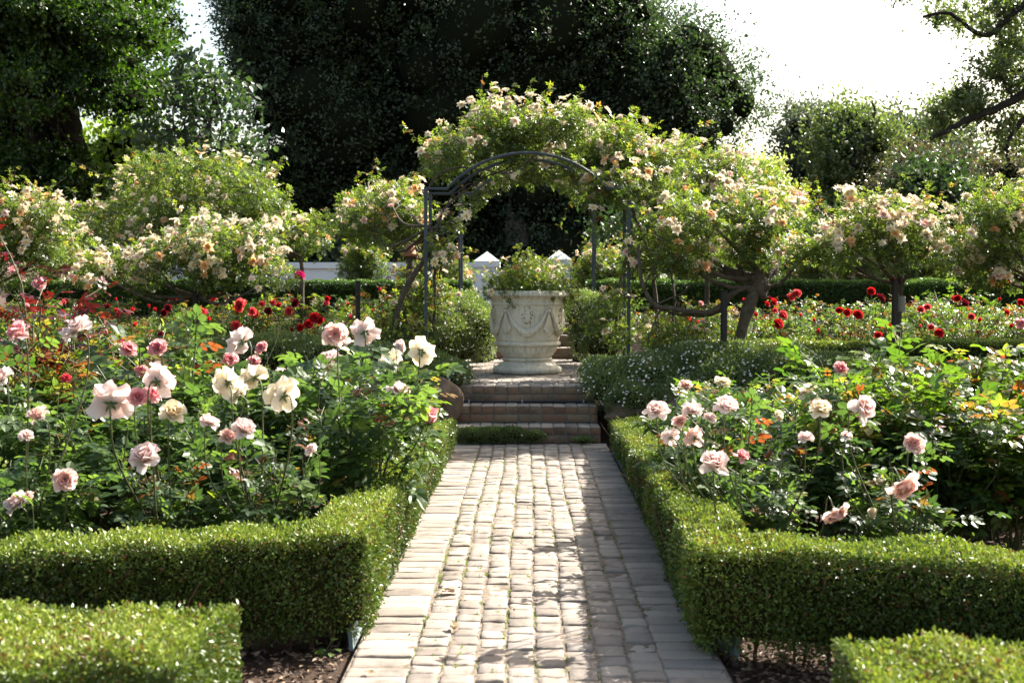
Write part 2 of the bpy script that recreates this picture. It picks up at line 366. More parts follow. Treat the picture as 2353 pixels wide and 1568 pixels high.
M_brick_red = brick_mat('step_brick', [(0, (.13, .07, .045)), (.35, (.23, .13, .08)), (.65, (.26, .18, .115)), (1, (.17, .13, .09))], .95, .8)
M_joint = solid('joint_sand', lambda nt: ramp(nt, [(.35, (.09, .07, .052)), (.65, (.24, .20, .155))], noise(nt, 30, 6, .7)), .95, .1)
M_mortar = solid('mortar', lambda nt: ramp(nt, [(.3, (.08, .075, .062)), (.7, (.17, .16, .135))], noise(nt, 20, 5, .7)), .95, .1)
def paver(g, x0, x1, y0, y1, z, rs, hmat=0, jit=.004, nx=6, ny=5, drop=.02, wear=1.0):
    u = np.array([0, .018, .07, .3, .7, .93, .982, 1]); v = np.array([0, .02, .08, .35, .65, .92, .98, 1])
    U, V = np.meshgrid(u, v, indexing='ij')
    e = np.minimum(np.minimum(U, 1 - U) * (x1 - x0), np.minimum(V, 1 - V) * (y1 - y0))
    h = -drop * np.exp(-e / .0014) - .0009 * np.exp(-e / .01) * wear
    for _ in range(rs.randint(0, 3)):
        q = rs.rand(2); h = h - .006 * wear * np.exp(-(((U - round(q[0])) / .12) ** 2 + ((V - q[1]) / .2) ** 2))
    tz = rs.uniform(-jit, jit, 4); h = h + tz[0] * (U - .5) + tz[1] * (V - .5) + tz[2] * .6 + rs.normal(size=U.shape) * .0011 * wear
    jx = rs.normal(size=U.shape) * .0022 * wear; jy = rs.normal(size=U.shape) * .0022 * wear
    X = x0 + U * (x1 - x0) + jx; Y = y0 + V * (y1 - y0) + jy
    g.grid(np.stack([X, Y, z + h], -1).reshape(-1, 3), len(u), len(v), rs.uniform(0, 1), hmat, True)
rs = np.random.RandomState(5)
g = Geo(); cx = .035; cw = .118
def wob(y, k): return .007 * math.sin(y * 1.3 + k) + .004 * math.sin(y * 3.7 + 2 * k)
for k in range(8):
    xa = cx - 4 * cw + k * cw; y = 2.2 + rs.uniform(0, .05)
    while y < 11.18:
        d = .1175 * rs.uniform(.84, 1.16); y1 = min(y + d, 11.2)
        paver(g, xa + .003 + wob(y, k), xa + cw - .003 + wob(y, k + 1), y + .003, y1 - .003, .008 + rs.uniform(-.004, .004), rs, wear=1.3)
        y = y1
for sx in (-1, 1):
    y = 2.2
    while y < 11.18:
        y1 = min(y + .1175, 11.2); xi = cx + sx * (4 * cw + .003); xo = xi + sx * .232
        off = rs.uniform(-.004, .004)
        paver(g, min(xi, xo) + off, max(xi, xo) + off, y + .0018, y1 - .0018, .008 + rs.uniform(-.0025, .0025), rs, wear=1.0)
        y = y1
g.box((cx, 6.7, -.018), (1.42, 9.1, .04), mat=1)
tag(g.build('path', [M_brick, M_joint]), kind='structure')
g = Geo()
y = 12.3
row = 0
while y < 16.9:
    x = -1.0 + rs.uniform(0, .1) - .1 * (row % 2)
    while x < 1.0:
        w = rs.choice([.118, .118, .235]); paver(g, x + .004, x + w - .004, y + .004, y + .114, Z1 + .004 + rs.uniform(-.003, .003), rs, wear=1); x += w
    y += .118; row += 1
g.box((0, 14.55, Z1 - .03), (2.1, 4.7, .03), mat=1)
tag(g.build('urn_terrace_paving', [M_brick, M_joint]), kind='structure')
# grass and moss in the joints
M_grass = leafmat('joint_grass', [(0, (.05, .09, .015)), (1, (.16, .2, .03))], tr=.4)
g = Geo(); rs = np.random.RandomState(9)
pts = []
for i in range(420):
    k = rs.choice([0, 1, 2, 3, 4, 5, 6, 7, 8], p=[.26, .2, .14, .12, .1, .07, .05, .03, .03]); y = rs.uniform(3.6, 11); x = cx - 4 * cw + k * cw + wob(y, k) + rs.normal() * .004
    if rs.rand() < .3: x += rs.uniform(0, cw)
    m = rs.randint(3, 14); sp = rs.uniform(.01, .045)
    pts.append(np.stack([x + rs.normal(size=m) * .003, y + rs.normal(size=m) * sp, np.full(m, .002)], -1))
p = np.concatenate(pts); a = rdir(rs, len(p)); a[:, 2] = np.abs(a[:, 2]) + .5
g.inst(T_dia, p, a, rdir(rs, len(p)), rs.uniform(.006, .02, len(p)), .28, rs.uniform(0, 1, len(p)))
tag(g.build('joint_grass', M_grass), 'fine green grass sprouting in the joints of the brick path', 'grass', kind='stuff')
# leaf litter
g = Geo(); p = []
def scat(n, x0, x1, y0, y1, z, mask=None):
    q = np.stack([rs.uniform(x0, x1, n), rs.uniform(y0, y1, n), np.full(n, z)], -1)
    if mask: q = q[mask(q)]
    p.append(q)
offp = lambda q: np.abs(q[:, 0] - cx) > .74
scat(14000, -5.5, 5.5, 3.4, 11.4, -.03, offp); scat(2600, .76, 1.5, 3.4, 4.7, -.03); scat(1200, -1.3, -.72, 3.4, 4.9, -.03)
scat(900, -1.9, -.85, 12.2, 14.5, Z1, None); scat(500, -.84, -.70, 5, 11.2, -.02); scat(700, .74, .9, 5, 11.2, -.02); scat(160, -.66, .72, 3.5, 11.1, .012)
scat(300, -.9, .85, 12.2, 16.5, Z1 + .008)
p = np.concatenate(p); N_ = rdir(rs, len(p)) * .45 + [0, 0, 1]
p[:, 2] += rs.uniform(0, .03, len(p)) * (np.abs(p[:, 0] - cx) > .74)
g.inst(T_leaf, p, rdir(rs, len(p)) * [1, 1, .3], norm(N_), rs.uniform(.012, .038, len(p)) * np.where(np.abs(p[:, 0] - cx) < .74, .5, 1), rs.uniform(.35, .8, len(p)), rs.uniform(0, 1, len(p)))
tag(g.build('leaf_litter', M_chip), 'brown leaf litter and bark chips strewn over the soil', 'leaf litter', kind='stuff')

# ------------------------------------------------------------------ steps
def brick_face(g, x0, x1, yf, z0, z1, hdr, rs, depth=.10):
    """one course of bricks whose faces look towards -y"""
    w = .1165 if hdr else .235; x = x0
    if not hdr: x = x0 - rs.choice([0, .117])
    while x < x1 - .02:
        a, b = max(x, x0), min(x + w, x1)
        if b - a > .03:
            u = np.array([0, .025, .06, .5, .94, .975, 1]); V_ = np.array([0, .04, .1, .5, .9, .96, 1]); U, V = np.meshgrid(u, V_, indexing='ij')
            e = np.minimum(np.minimum(U, 1 - U) * (b - a), np.minimum(V, 1 - V) * (z1 - z0))
            Yy = yf + .014 * np.exp(-e / .0022) + rs.uniform(-.003, .003) + rs.normal(size=U.shape) * .0012
            X = a + .004 + U * (b - a - .008) + rs.normal(size=U.shape) * .0012; Zz = z0 + .004 + V * (z1 - z0 - .008)
            g.grid(np.stack([X, Yy, Zz], -1).reshape(-1, 3), 7, 7, rs.uniform(0, 1), 0, True)
        x += w
def make_steps(name, lab, y0, zb, n, w0, tread, xc, seed, inset=.008):
    t = thing(name, lab, 'steps', (xc, y0, zb)); rs = np.random.RandomState(seed)
    for i in range(n):
        g = Geo(); ya = y0 + i * tread; z = zb + i * .165; hw = w0 / 2 - i * inset
        x0, x1 = xc - hw, xc + hw
        brick_face(g, x0, x1, ya, z + .004, z + .083, False, rs); brick_face(g, x0, x1, ya, z + .083, z + .162, True, rs)
        g.box(((x0 + x1) / 2, ya + .0065 + (tread + .1) / 2, z + .077), (x1 - x0 - .012, tread + .1, .150), mat=1)
        x = x0
        while x < x1 - .02:
            b = min(x + .1165, x1)
            paver(g, x + .003, b - .003, ya + .003, ya + .226, z + .165, rs, 2, wear=.8, drop=.006)
            paver(g, x + .003, b - .003, ya + .232, ya + tread + .02, z + .163, rs, 2, wear=.8, drop=.006)
            x = b
        for s, xx in ((-1, x0), (1, x1)):      # end bricks
            for c0 in (.004, .083):
                yy = ya + .006
                while yy < ya + tread - .02:
                    ye = min(yy + .117, ya + tread)
                    g.box((xx + s * (-.011), (yy + ye) / 2, z + c0 + .0395), (.03, ye - yy - .008, .071), rnd=rs.uniform(0, 1)); yy = ye
        g.build('step', [M_brick_red, M_mortar, M_brick], t)
    return t
make_steps('brick_steps', 'three worn red brick steps climbing from the path to the urn', 11.2, 0, 3, 1.37, .34, 0.0, 11)
make_steps('brick_steps', 'dark brick steps in shadow behind the stone urn', 16.9, Z1, 3, 1.45, .32, 0.02, 12)
# irrigation pipe with clips, on the second tread
t = thing('irrigation_pipe', 'thin black irrigation pipe clipped along the foot of the top brick step', 'pipe', (0, 11.85, .34))
g = Geo()
pp = [P(1062, 903, 11.75), P(1072, 935, 11.76), P(1084, 968, 11.78)]
zz = .345
pts = [P(1050, 905, 11.75), P(1058, 918, 11.76), P(1066, 938, 11.8)] + [np.array([x, 11.862, zz + .004 * math.sin(x * 4)]) for x in np.linspace(-.66, .68, 14)]
g.tube(curve(pts, 50), .0085, 8); M_pipe = solid('black_pipe', (.012, .014, .02), .35)
g.build('hose', M_pipe, t)
M_clip = solid('grey_clip', (.3, .3, .3), .5)
for x in (-.58, -.05, .56):
    g = Geo(); g.box((x, 11.853, zz + .003), (.013, .028, .032)); g.build('clip', M_clip, t)

# ------------------------------------------------------------------ edging boards
M_board = solid('weathered_grey_green_board', lambda nt: ramp(nt, [(.3, (.10, .13, .13)), (.7, (.22, .27, .27))], noise(nt, 9, 6, .7)), .6, .4, lambda nt: bump(nt, noise(nt, 50, 4), .3, .003))
def board(pts, h, th, lean, name, lab):
    g = Geo(); pts = np.array(pts, float); V = []
    for i, (x, y) in enumerate(pts):
        hh = h * (.75 if i == 0 else 1)
        for dx, z in ((0, -.03), (th, -.03), (th + lean, hh), (lean, hh)): V.append((x + dx, y + (.03 if (i == 0 and z > 0) else 0), z))
    n = len(pts); g.grid(V, n, 4, wrap=True, smooth=False); g.faces(V[:4], [(0, 1, 2, 3)]); g.faces(V[-4:], [(3, 2, 1, 0)])
    tag(g.build(name, M_board), lab, 'edging board')
board([(-.715, 4.75), (-.712, 6), (-.705, 8), (-.70, 10.6)], .07, .016, -.012, 'edging_board', 'grey green board edging the brick path on its left side')
board([(.795, 4.58), (.765, 5.1), (.76, 6.5), (.765, 8.5), (.77, 10.8)], .105, .02, .02, 'edging_board', 'grey green board edging the brick path on its right side')

# ------------------------------------------------------------------ hedges
M_core = solid('dark_shade_core', (.03, .028, .012), 1.0, 0)  # solid dark core, its colour standing in for shade among inner leaves
def hedge(name, lab, line, hw, ztop, zbot=.02, leaf=.015, cov=2.2, seed=0, mat=None, twigs=True, ends=(True, True), core=0.0, wavy=.017, group=None, zb=0.0):
    """line: centre points (x,y); ztop: height at each point"""
    rs = np.random.RandomState(seed); mat = mat or M_hedge
    c = np.array(line, float); n = len(c); zt = np.broadcast_to(np.asarray(ztop, float), (n,)).copy()
    d = norm(np.diff(c, axis=0)); nn = np.stack([-d[:, 1], d[:, 0]], -1)
    hwv = np.broadcast_to(np.asarray(hw, float), (n,)).copy(); hw = hwv.mean(); m = np.zeros((n, 2)); m[0] = nn[0]; m[-1] = nn[-1]
    for i in range(1, n - 1):
        b = norm(nn[i - 1] + nn[i]); m[i] = b / max(.4, (b @ nn[i]))
    m = m * (hwv / hw)[:, None]
    seg = np.linalg.norm(np.diff(c, axis=0), axis=1)
    area1 = leaf * leaf * .55 * .68
    P_, N_ = [], []
    kx, ky = rs.uniform(1.5, 4, 4), rs.uniform(0, 6, 4)
    def und(x, y, s=1.0): return wavy * s * (np.sin(x * kx[0] * 2 + ky[0]) * np.sin(y * kx[1] * 2 + ky[1]) + .8 * np.sin(x * kx[2] * 5 + y * 4 + ky[2]))
    for i in range(n - 1):
        hgt = (zt[i] + zt[i + 1]) / 2 - zbot
        def at(t, u): return c[i] * (1 - t)[:, None] + c[i + 1] * t[:, None] + (m[i] * (1 - t)[:, None] + m[i + 1] * t[:, None]) * u[:, None] * hw
        k = int(seg[i] * 2 * hw / area1 * cov); t = rs.uniform(0, 1, k); u = rs.uniform(-1, 1, k)
        z = zt[i] * (1 - t) + zt[i + 1] * t; q = at(t, u)
        edge = np.clip((np.abs(u) - .86) / .14, 0, 1) ** 2
        dz = -np.abs(rs.normal(0, .014, k)) + rs.exponential(.005, k) - edge * .03 + und(q[:, 0], q[:, 1])
        P_.append(np.column_stack([q, zb + z + dz])); N_.append(np.tile([0, 0, 1.0], (k, 1)))
        for s in (-1, 1):
            k = int(seg[i] * hgt / area1 * cov); t = rs.uniform(0, 1, k); v = rs.uniform(0, 1, k) ** .9
            z = zbot + v * ((zt[i] * (1 - t) + zt[i + 1] * t) - zbot)
            ins = -np.abs(rs.normal(0, .02, k)) - .05 * (1 - v) ** 3 + rs.exponential(.004, k)
            q = at(t, np.full(k, float(s))); q2 = q + nn[i] * s * (ins + und(q[:, 0] + q[:, 1], z * 2, 1.2))[:, None]
            keep = rs.uniform(0, 1, k) < (.25 + .75 * np.clip(v * 5.5 - .35 * np.sin(q[:, 0] * 9 + q[:, 1] * 7) - .2 * np.sin(q[:, 0] * 23 + q[:, 1] * 17), 0, 1))
            P_.append(np.column_stack([q2, zb + z])[keep]); N_.append(np.tile([*(nn[i] * s), .15], (keep.sum(), 1)))
        # sparse leaves inside
        k = int(seg[i] * hgt * 2 * hw / area1 * 5.0); t = rs.uniform(0, 1, k); q = at(t, rs.uniform(-.95, .95, k))
        z = zbot + rs.uniform(0, 1, k) * ((zt[i] * (1 - t) + zt[i + 1] * t) - zbot - .02)
        P_.append(np.column_stack([q, zb + z])); N_.append(rdir(rs, k))
    for e, i, s in ((ends[0], 0, -1), (ends[1], -1, 1)):
        if e:
            hgt = zt[i] - zbot; k = int(2 * hw * hgt / area1 * cov); dd = d[0 if i == 0 else -1] * s
            q = c[i] + m[i] * (rs.uniform(-1, 1, k) * hw)[:, None] + dd * (-np.abs(rs.normal(0, .02, k)))[:, None]
            P_.append(np.column_stack([q, zb + zbot + rs.uniform(0, 1, k) * hgt])); N_.append(np.tile([*dd, .1], (k, 1)))
    p = np.concatenate(P_); N0 = np.concatenate(N_)
    A = norm(N0 * .7 + rdir(rs, len(p)) * 1.0 + [0, 0, .25]); Nn = norm(N0 * .5 + rdir(rs, len(p)) + [0, 0, .35])
    top = np.where(N0[:, 2] > .9)[0]
    if twigs:       # stray shoots above the clipped top
        for j in rs.choice(top, int(seg.sum() * 26)):
            m_ = rs.randint(4, 9); v_ = norm(rs.normal(size=3) * .35 + [0, 0, 1]); q_ = p[j] + v_ * (np.linspace(0, 1, m_) * rs.uniform(.02, .05))[:, None] + rs.normal(size=(m_, 3)) * .002
            p = np.vstack([p, q_]); A = np.vstack([A, norm(rdir(rs, m_) + v_ * .5)]); Nn = np.vstack([Nn, rdir(rs, m_)]); N0 = np.vstack([N0, np.tile([0, 0, 1.0], (m_, 1))])
    t = thing(name, lab, 'hedge', (c[:, 0].mean(), c[:, 1].mean(), zb), group=group)
    g = Geo()
    rv = np.clip(rs.beta(2, 2, len(p)) * np.where(N0[:, 2] > .9, .7, .5) + .30 * (N0[:, 2] > .9) + .12 * np.sin(p[:, 0] * 5 + ky[0]) * np.sin(p[:, 1] * 3.3 + ky[1]) + (rs.rand(len(p)) > np.where(N0[:, 2] > .9, .985, .955)) * 1.0, 0, 1)  # tops lightened, sides darkened: new growth, plus sun and shade put into colour
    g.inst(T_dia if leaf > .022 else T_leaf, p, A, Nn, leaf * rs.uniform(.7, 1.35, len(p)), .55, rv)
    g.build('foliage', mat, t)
    if twigs:
        g = Geo(); L = seg.sum(); k = int(L * 20)
        for _ in range(k):
            i = rs.choice(n - 1, p=seg / L); tt = rs.rand(); u = rs.uniform(-.7, .7)
            b = c[i] * (1 - tt) + c[i + 1] * tt; lo = np.array([*(b + nn[i] * u * hw * .6), zb - .03]); top = zt[i] * .92
            q = [lo, lo + [*(rs.normal(size=2) * .015), top * .35], lo + [*(nn[i] * u * hw * .4 + rs.normal(size=2) * .04), top * .65], lo + [*(nn[i] * u * hw * .6 + rs.normal(size=2) * .06), top * .97]]
            g.tube(q, np.array([.007, .006, .004, .002]) * rs.uniform(.6, 1.2), 4, caps=False)
        g.build('stems', M_twig, t)
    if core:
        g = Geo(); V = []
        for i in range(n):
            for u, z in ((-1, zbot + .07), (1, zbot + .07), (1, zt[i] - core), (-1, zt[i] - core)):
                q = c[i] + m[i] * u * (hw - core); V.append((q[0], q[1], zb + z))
        g.grid(V, n, 4, wrap=True, smooth=False, rnd=.1); g.build('light_blocking_core', M_core, t)  # opaque core added to stop sun leaking through the hedge
    return t
def arc(x0, x1, cy, Rr, n):
    a = np.linspace(x0, x1, n); return [(x, cy + math.sqrt(max(Rr * Rr - x * x, .01))) for x in a]
Lh = arc(-3.1, -.755, 1.05, 3.86, 12) + [(-.755, 6.5), (-.755, 8.5), (-.76, 10.4)]
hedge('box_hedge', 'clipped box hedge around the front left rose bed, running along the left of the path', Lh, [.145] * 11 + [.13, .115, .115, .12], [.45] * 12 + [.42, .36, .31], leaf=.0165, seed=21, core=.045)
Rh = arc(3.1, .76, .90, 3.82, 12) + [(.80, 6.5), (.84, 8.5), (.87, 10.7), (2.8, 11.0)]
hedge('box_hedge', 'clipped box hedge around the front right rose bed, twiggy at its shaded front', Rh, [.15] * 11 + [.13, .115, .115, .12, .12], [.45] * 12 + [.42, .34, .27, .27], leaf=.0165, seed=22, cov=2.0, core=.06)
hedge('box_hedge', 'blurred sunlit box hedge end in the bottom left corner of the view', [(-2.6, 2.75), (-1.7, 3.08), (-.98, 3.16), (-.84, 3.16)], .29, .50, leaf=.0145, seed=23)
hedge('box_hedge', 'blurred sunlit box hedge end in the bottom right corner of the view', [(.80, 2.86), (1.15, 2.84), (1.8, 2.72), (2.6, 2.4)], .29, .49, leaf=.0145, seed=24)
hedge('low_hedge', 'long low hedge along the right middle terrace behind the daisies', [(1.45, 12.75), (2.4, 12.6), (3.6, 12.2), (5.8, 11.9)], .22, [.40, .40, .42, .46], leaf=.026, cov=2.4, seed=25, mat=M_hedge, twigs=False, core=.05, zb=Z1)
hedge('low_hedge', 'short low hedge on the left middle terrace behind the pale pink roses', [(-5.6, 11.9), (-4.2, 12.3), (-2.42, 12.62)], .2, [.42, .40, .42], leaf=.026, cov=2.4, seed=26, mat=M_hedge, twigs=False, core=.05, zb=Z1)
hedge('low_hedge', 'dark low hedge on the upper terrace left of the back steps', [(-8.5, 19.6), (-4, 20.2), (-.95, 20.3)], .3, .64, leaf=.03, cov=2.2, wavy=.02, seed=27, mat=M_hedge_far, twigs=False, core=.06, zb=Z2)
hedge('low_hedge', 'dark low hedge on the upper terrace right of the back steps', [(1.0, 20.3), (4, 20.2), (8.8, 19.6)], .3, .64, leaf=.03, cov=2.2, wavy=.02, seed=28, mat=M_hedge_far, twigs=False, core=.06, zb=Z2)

# ------------------------------------------------------------------ rocks beside the steps
def stone_mat(name, a, b, sc=6): return solid(name, lambda nt: mixc(nt, mth(nt, 'MULTIPLY', noise(nt, 45, 4), .5), ramp(nt, [(.3, a), (.7, b)], noise(nt, sc, 6, .65)), (.05, .045, .035)), .9, .2, lambda nt: bump(nt, noise(nt, 12, 6, .65), .7, .03))
M_rock = stone_mat('brown_boulder', (.10, .065, .045), (.22, .15, .10)); M_rockd = stone_mat('dark_boulder', (.04, .038, .035), (.10, .09, .08))
rs = np.random.RandomState(31)
for lab, c, r, mt in (('round brown boulder against the left end of the brick steps', P(1018, 915, 11.5), (.14, .14, .15), M_rock),
                      ('brown boulder further left behind the rose leaves beside the steps', P(940, 920, 11.5), (.25, .2, .22), M_rock),
                      ('long brown boulder under the daisies at the right of the steps', P(1450, 948, 11.55), (.24, .2, .10), M_rock),
                      ('brown boulder under the daisies behind the right rose bed', P(1580, 935, 11.5), (.3, .2, .16), M_rock),
                      ('dark upright boulder in shade behind the urn to its left', P(1104, 812, 16.2), (.16, .2, .16), M_rockd),
                      ('dark upright boulder in shade behind the urn to its right', P(1338, 805, 16.3), (.2, .2, .2), M_rockd)):
    g = Geo(); g.blob(c, r, rs, .45, 22, 30, freq=2.2); tag(g.build('boulder', mt), lab, 'rock', 'boulders')
for i in range(9):
    for s in (-1, 1):
        x = s * (2.5 + i * .62)
        if abs(x) > 6: continue
        g = Geo(); g.blob((x, 11.55, .2), (.36, .2, .3), rs, .3, 10, 14, freq=1.6)
        tag(g.build('boulder', M_rock), f"half hidden boulder behind the roses, {['first','second','third','fourth','fifth','sixth','seventh'][i]} {'left' if s < 0 else 'right'} of the steps", 'rock', 'retaining boulders')
# ------------------------------------------------------------------ stone urn
def stone_col(nt):
    c = ramp(nt, [(.3, (.54, .495, .40)), (.7, (.68, .64, .535))], noise(nt, 7, 6, .65))
    f = nt.nodes.new('ShaderNodeMapRange'); f.inputs[1].default_value = .55; f.inputs[2].default_value = .75
    nt.links.new(noise(nt, 22, 6, .75), f.inputs[0])
    c = mixc(nt, mth(nt, 'MULTIPLY', f.outputs[0], .45), c, (.32, .27, .19))
    st = nt.nodes.new('ShaderNodeTexCoord'); mp = nt.nodes.new('ShaderNodeMapping'); mp.inputs['Scale'].default_value = (28, 28, 2.2); ns = nt.nodes.new('ShaderNodeTexNoise'); ns.inputs['Scale'].default_value = 1; ns.inputs['Detail'].default_value = 5
    nt.links.new(st.outputs['Object'], mp.inputs[0]); nt.links.new(mp.outputs[0], ns.inputs['Vector'])
    mr = nt.nodes.new('ShaderNodeMapRange'); mr.inputs[1].default_value = .50; mr.inputs[2].default_value = .68; nt.links.new(ns.outputs['Fac'], mr.inputs[0])
    c = mixc(nt, mth(nt, 'MULTIPLY', mr.outputs[0], .5), c, (.30, .27, .19))
    # darker towards the bottom of the foot, mottled by noise
    s = nt.nodes.new('ShaderNodeTexCoord'); sx = nt.nodes.new('ShaderNodeSeparateXYZ'); nt.links.new(s.outputs['Object'], sx.inputs[0])
    a = nt.nodes.new('ShaderNodeMapRange'); a.inputs[1].default_value = Z1 + .07; a.inputs[2].default_value = Z1; nt.links.new(sx.outputs[2], a.inputs[0])
    return mixc(nt, mth(nt, 'MULTIPLY', mth(nt, 'MULTIPLY', a.outputs[0], noise(nt, 30, 5)), 1.2, True), c, (.10, .095, .07))
M_stone = solid('weathered_urn_stone', stone_col, .88, .25, lambda nt: bump(nt, mth(nt, 'ADD', noise(nt, 150, 5, .7), noise(nt, 18, 5, .6)), .4, .006))
M_stone_dark = solid('flaked_stone_patches', (.10, .075, .05), .9)
UY = 13.85; U0 = np.array([0.0, UY, Z1 + .004])
urn = thing('stone_urn', 'large pale stone urn with swags, standing in the middle above the brick steps', 'urn', tuple(U0))
def urn_r(z): return np.interp(z, [.315, .40, .60, .78], [.360, .372, .394, .410])
g = Geo(); g.lathe([(.0, .0), (.385, .0), (.400, .018), (.404, .045), (.392, .070), (.372, .082)], 72, U0, f=lambda z, a: .004 * np.sin(9 * a))
def eggs(z, a):
    ph = (a * 20 / (2 * PI)) % 1 - .5; zz = (z - .115) / .035; d = np.sqrt((ph / .38) ** 2 + np.where(zz > 0, .3 * zz, zz) ** 2)
    return -.007 * (np.exp(-((d - 1) / .13) ** 2) + np.exp(-((d - .62) / .11) ** 2))
zs = np.linspace(.082, .145, 26); g.lathe([(np.interp(z, [.082, .10, .12, .145], [.372, .334, .298, .274]), z) for z in zs], 480, U0, f=eggs)
g.lathe([(.270, .145), (.286, .150), (.291, .165), (.286, .180), (.270, .186)], 72, U0)
g.build('foot', M_stone, urn)
def gad(z, a):
    ph = (a * 30 / (2 * PI)) % 1 - .5; zz = np.clip((z - .19) / .11, 0, 1); top = np.clip((zz - .82) / .18, 0, 1)
    d = np.abs(ph) / (.44 * np.sqrt(np.clip(1 - top ** 2, .001, 1)))
    return (-.009 * np.exp(-((d - 1) / .16) ** 2) + .004 * np.clip(1 - d ** 2, 0, 1)) * np.clip((zz - .35) * 4, 0, 1)
zs = np.linspace(.186, .315, 34); g = Geo(); g.lathe([(np.interp(z, [.186, .20, .25, .29, .315], [.272, .290, .326, .343, .350]), z) for z in zs], 480, U0, f=gad)
g.build('gadrooned_bowl', M_stone, urn)
g = Geo(); g.lathe([(.346, .313), (.372, .318), (.388, .335), (.388, .352), (.374, .368), (.361, .375)] + [(urn_r(z), z) for z in np.linspace(.378, .785, 20)], 96, U0)
g.build('body', M_stone, urn)
g = Geo(); g.lathe([(.410, .785), (.422, .790), (.428, .802), (.424, .815), (.413, .822), (.416, .84), (.432, .870), (.452, .885)], 96, U0); g.build('neck_moulding', M_stone, urn)
def rimf(z, a): return .006 * np.sin(22 * a + 40 * z) * np.exp(-((z - .925) / .02) ** 2) + .004 * np.sin(57 * a)
g = Geo(); g.lathe([(.448, .884), (.480, .888), (.488, .900), (.484, .918), (.474, .935), (.462, .948), (.44, .952), (.405, .945), (.395, .90), (.39, .80), (.0, .80)], 360, U0, f=rimf); g.build('rim', M_stone, urn)
g = Geo(); rs = np.random.RandomState(3); g.lathe([(.0, .93), (.2, .92), (.392, .90)], 40, U0, f=None); g.build('potting_soil', M_soil, urn)
def onurn(a, z, o=0.0):
    r = urn_r(z) + o; return U0 + np.array([r * math.sin(a), -r * math.cos(a), z])
nsw = 5
for k in range(nsw):
    ac = 2 * PI * k / nsw; hw = PI / nsw * .93
    g = Geo()
    for j, (o, dz, rr) in enumerate([(.014, .0, .020), (.026, -.026, .020), (.018, -.052, .017)]):
        pts = []
        for t in np.linspace(-1, 1, 28):
            sag = .235 * (1 - abs(t) ** 2.1); pts.append(onurn(ac + t * hw * (1 - .04 * j), .735 - sag + dz * (1 - abs(t) ** 2.5), o))
        g.tube(pts, np.array([rr * (.45 + .75 * (1 - abs(t) ** 2)) for t in np.linspace(-1, 1, 28)]), 8)
    g.build('swag', M_stone, urn)
    a2 = ac + PI / nsw; g = Geo()
    g.blob(onurn(a2, .725, .018), (.02, .02, .02), rs, .05, 8, 10)
    g.tube([onurn(a2 + .05 * math.cos(q), .752 + .022 * math.sin(q), .012) for q in np.linspace(-.6, PI + .6, 10)], .009, 6)
    for q in np.linspace(-1, 1, 6):
        g.tube([onurn(a2, .712, .012), onurn(a2 + q * .05, .62, .016), onurn(a2 + q * .13, .50 - .03 * math.cos(q * 2), .014)], [.008, .015, .018], 6)
    g.build('tassel', M_stone, urn)
    if k in (0, 1, 4):
        g = Geo()
        g.tube([onurn(ac + .185 * math.cos(q), .695 + .088 * math.sin(q), .0) for q in np.linspace(-.9, PI * .62, 30)], .005, 6, mat=0)
        for i in range(70):
            q = rs.uniform(0, 2 * PI); rr_ = rs.uniform(.35, 1) ** .6
            aa, z = ac + .17 * rr_ * math.cos(q), .655 + .105 * rr_ * math.sin(q) + .02
            if z < .74 or rs.rand() < .3: g.blob(onurn(aa, z, .0), (rs.uniform(.003, .009), .006, rs.uniform(.003, .008)), rs, .5, 5, 7, mat=int(rs.rand() < .55))
        g.tube([onurn(ac + .02 + .07 * math.cos(q), .715 + .03 * math.sin(q), .002) for q in np.linspace(0, PI * 1.3, 14)], .006, 6)
        g.build('medallion', [M_stone, M_stone_dark], urn)

# ------------------------------------------------------------------ metal arches
M_metal = solid('slate_blue_metal', lambda nt: ramp(nt, [(.3, (.022, .032, .045)), (.7, (.045, .06, .075))], noise(nt, 12, 4)), .45, .5)
def arch(lab, y, zb, yd, post_h=2.06):
    t = thing('rose_arch', lab, 'garden arch', (0, y, zb), group='metal rose arches')
    for dy in (0, yd):
        for s in (-1, 1):
            g = Geo(); g.box((s * 1.085, y + dy, zb + post_h / 2 - .06), (.036, .036, post_h + .12)); g.build('post', M_metal, t)
        zt = zb + post_h - .02; xs = .86; rise = .38
        Rr = (xs * xs + rise * rise) / (2 * rise); a0 = math.asin(xs / Rr)
        pts = [np.array([-1.085, y + dy, zt]), np.array([-.95, y + dy, zt])]
        pts += [np.array([Rr * math.sin(a), y + dy, zt + rise - Rr + Rr * math.cos(a)]) for a in np.linspace(-a0, a0, 24)]
        pts += [np.array([.95, y + dy, zt]), np.array([1.085, y + dy, zt])]
        g = Geo(); g.tube(pts, .017, 8); g.build('bow', M_metal, t)
    for s in (-1, 1):
        for z in (.5, 1.1, 1.7):
            g = Geo(); g.tube([(s * 1.085, y, zb + z), (s * 1.085, y + yd, zb + z)], .008, 6); g.build('crossbar', M_metal, t)
arch('slate blue metal arch in front of the urn, smothered in apricot roses', 12.80, Z1, .62)
arch('slate blue metal arch behind the urn on the upper terrace', 19.2, Z2, .6)

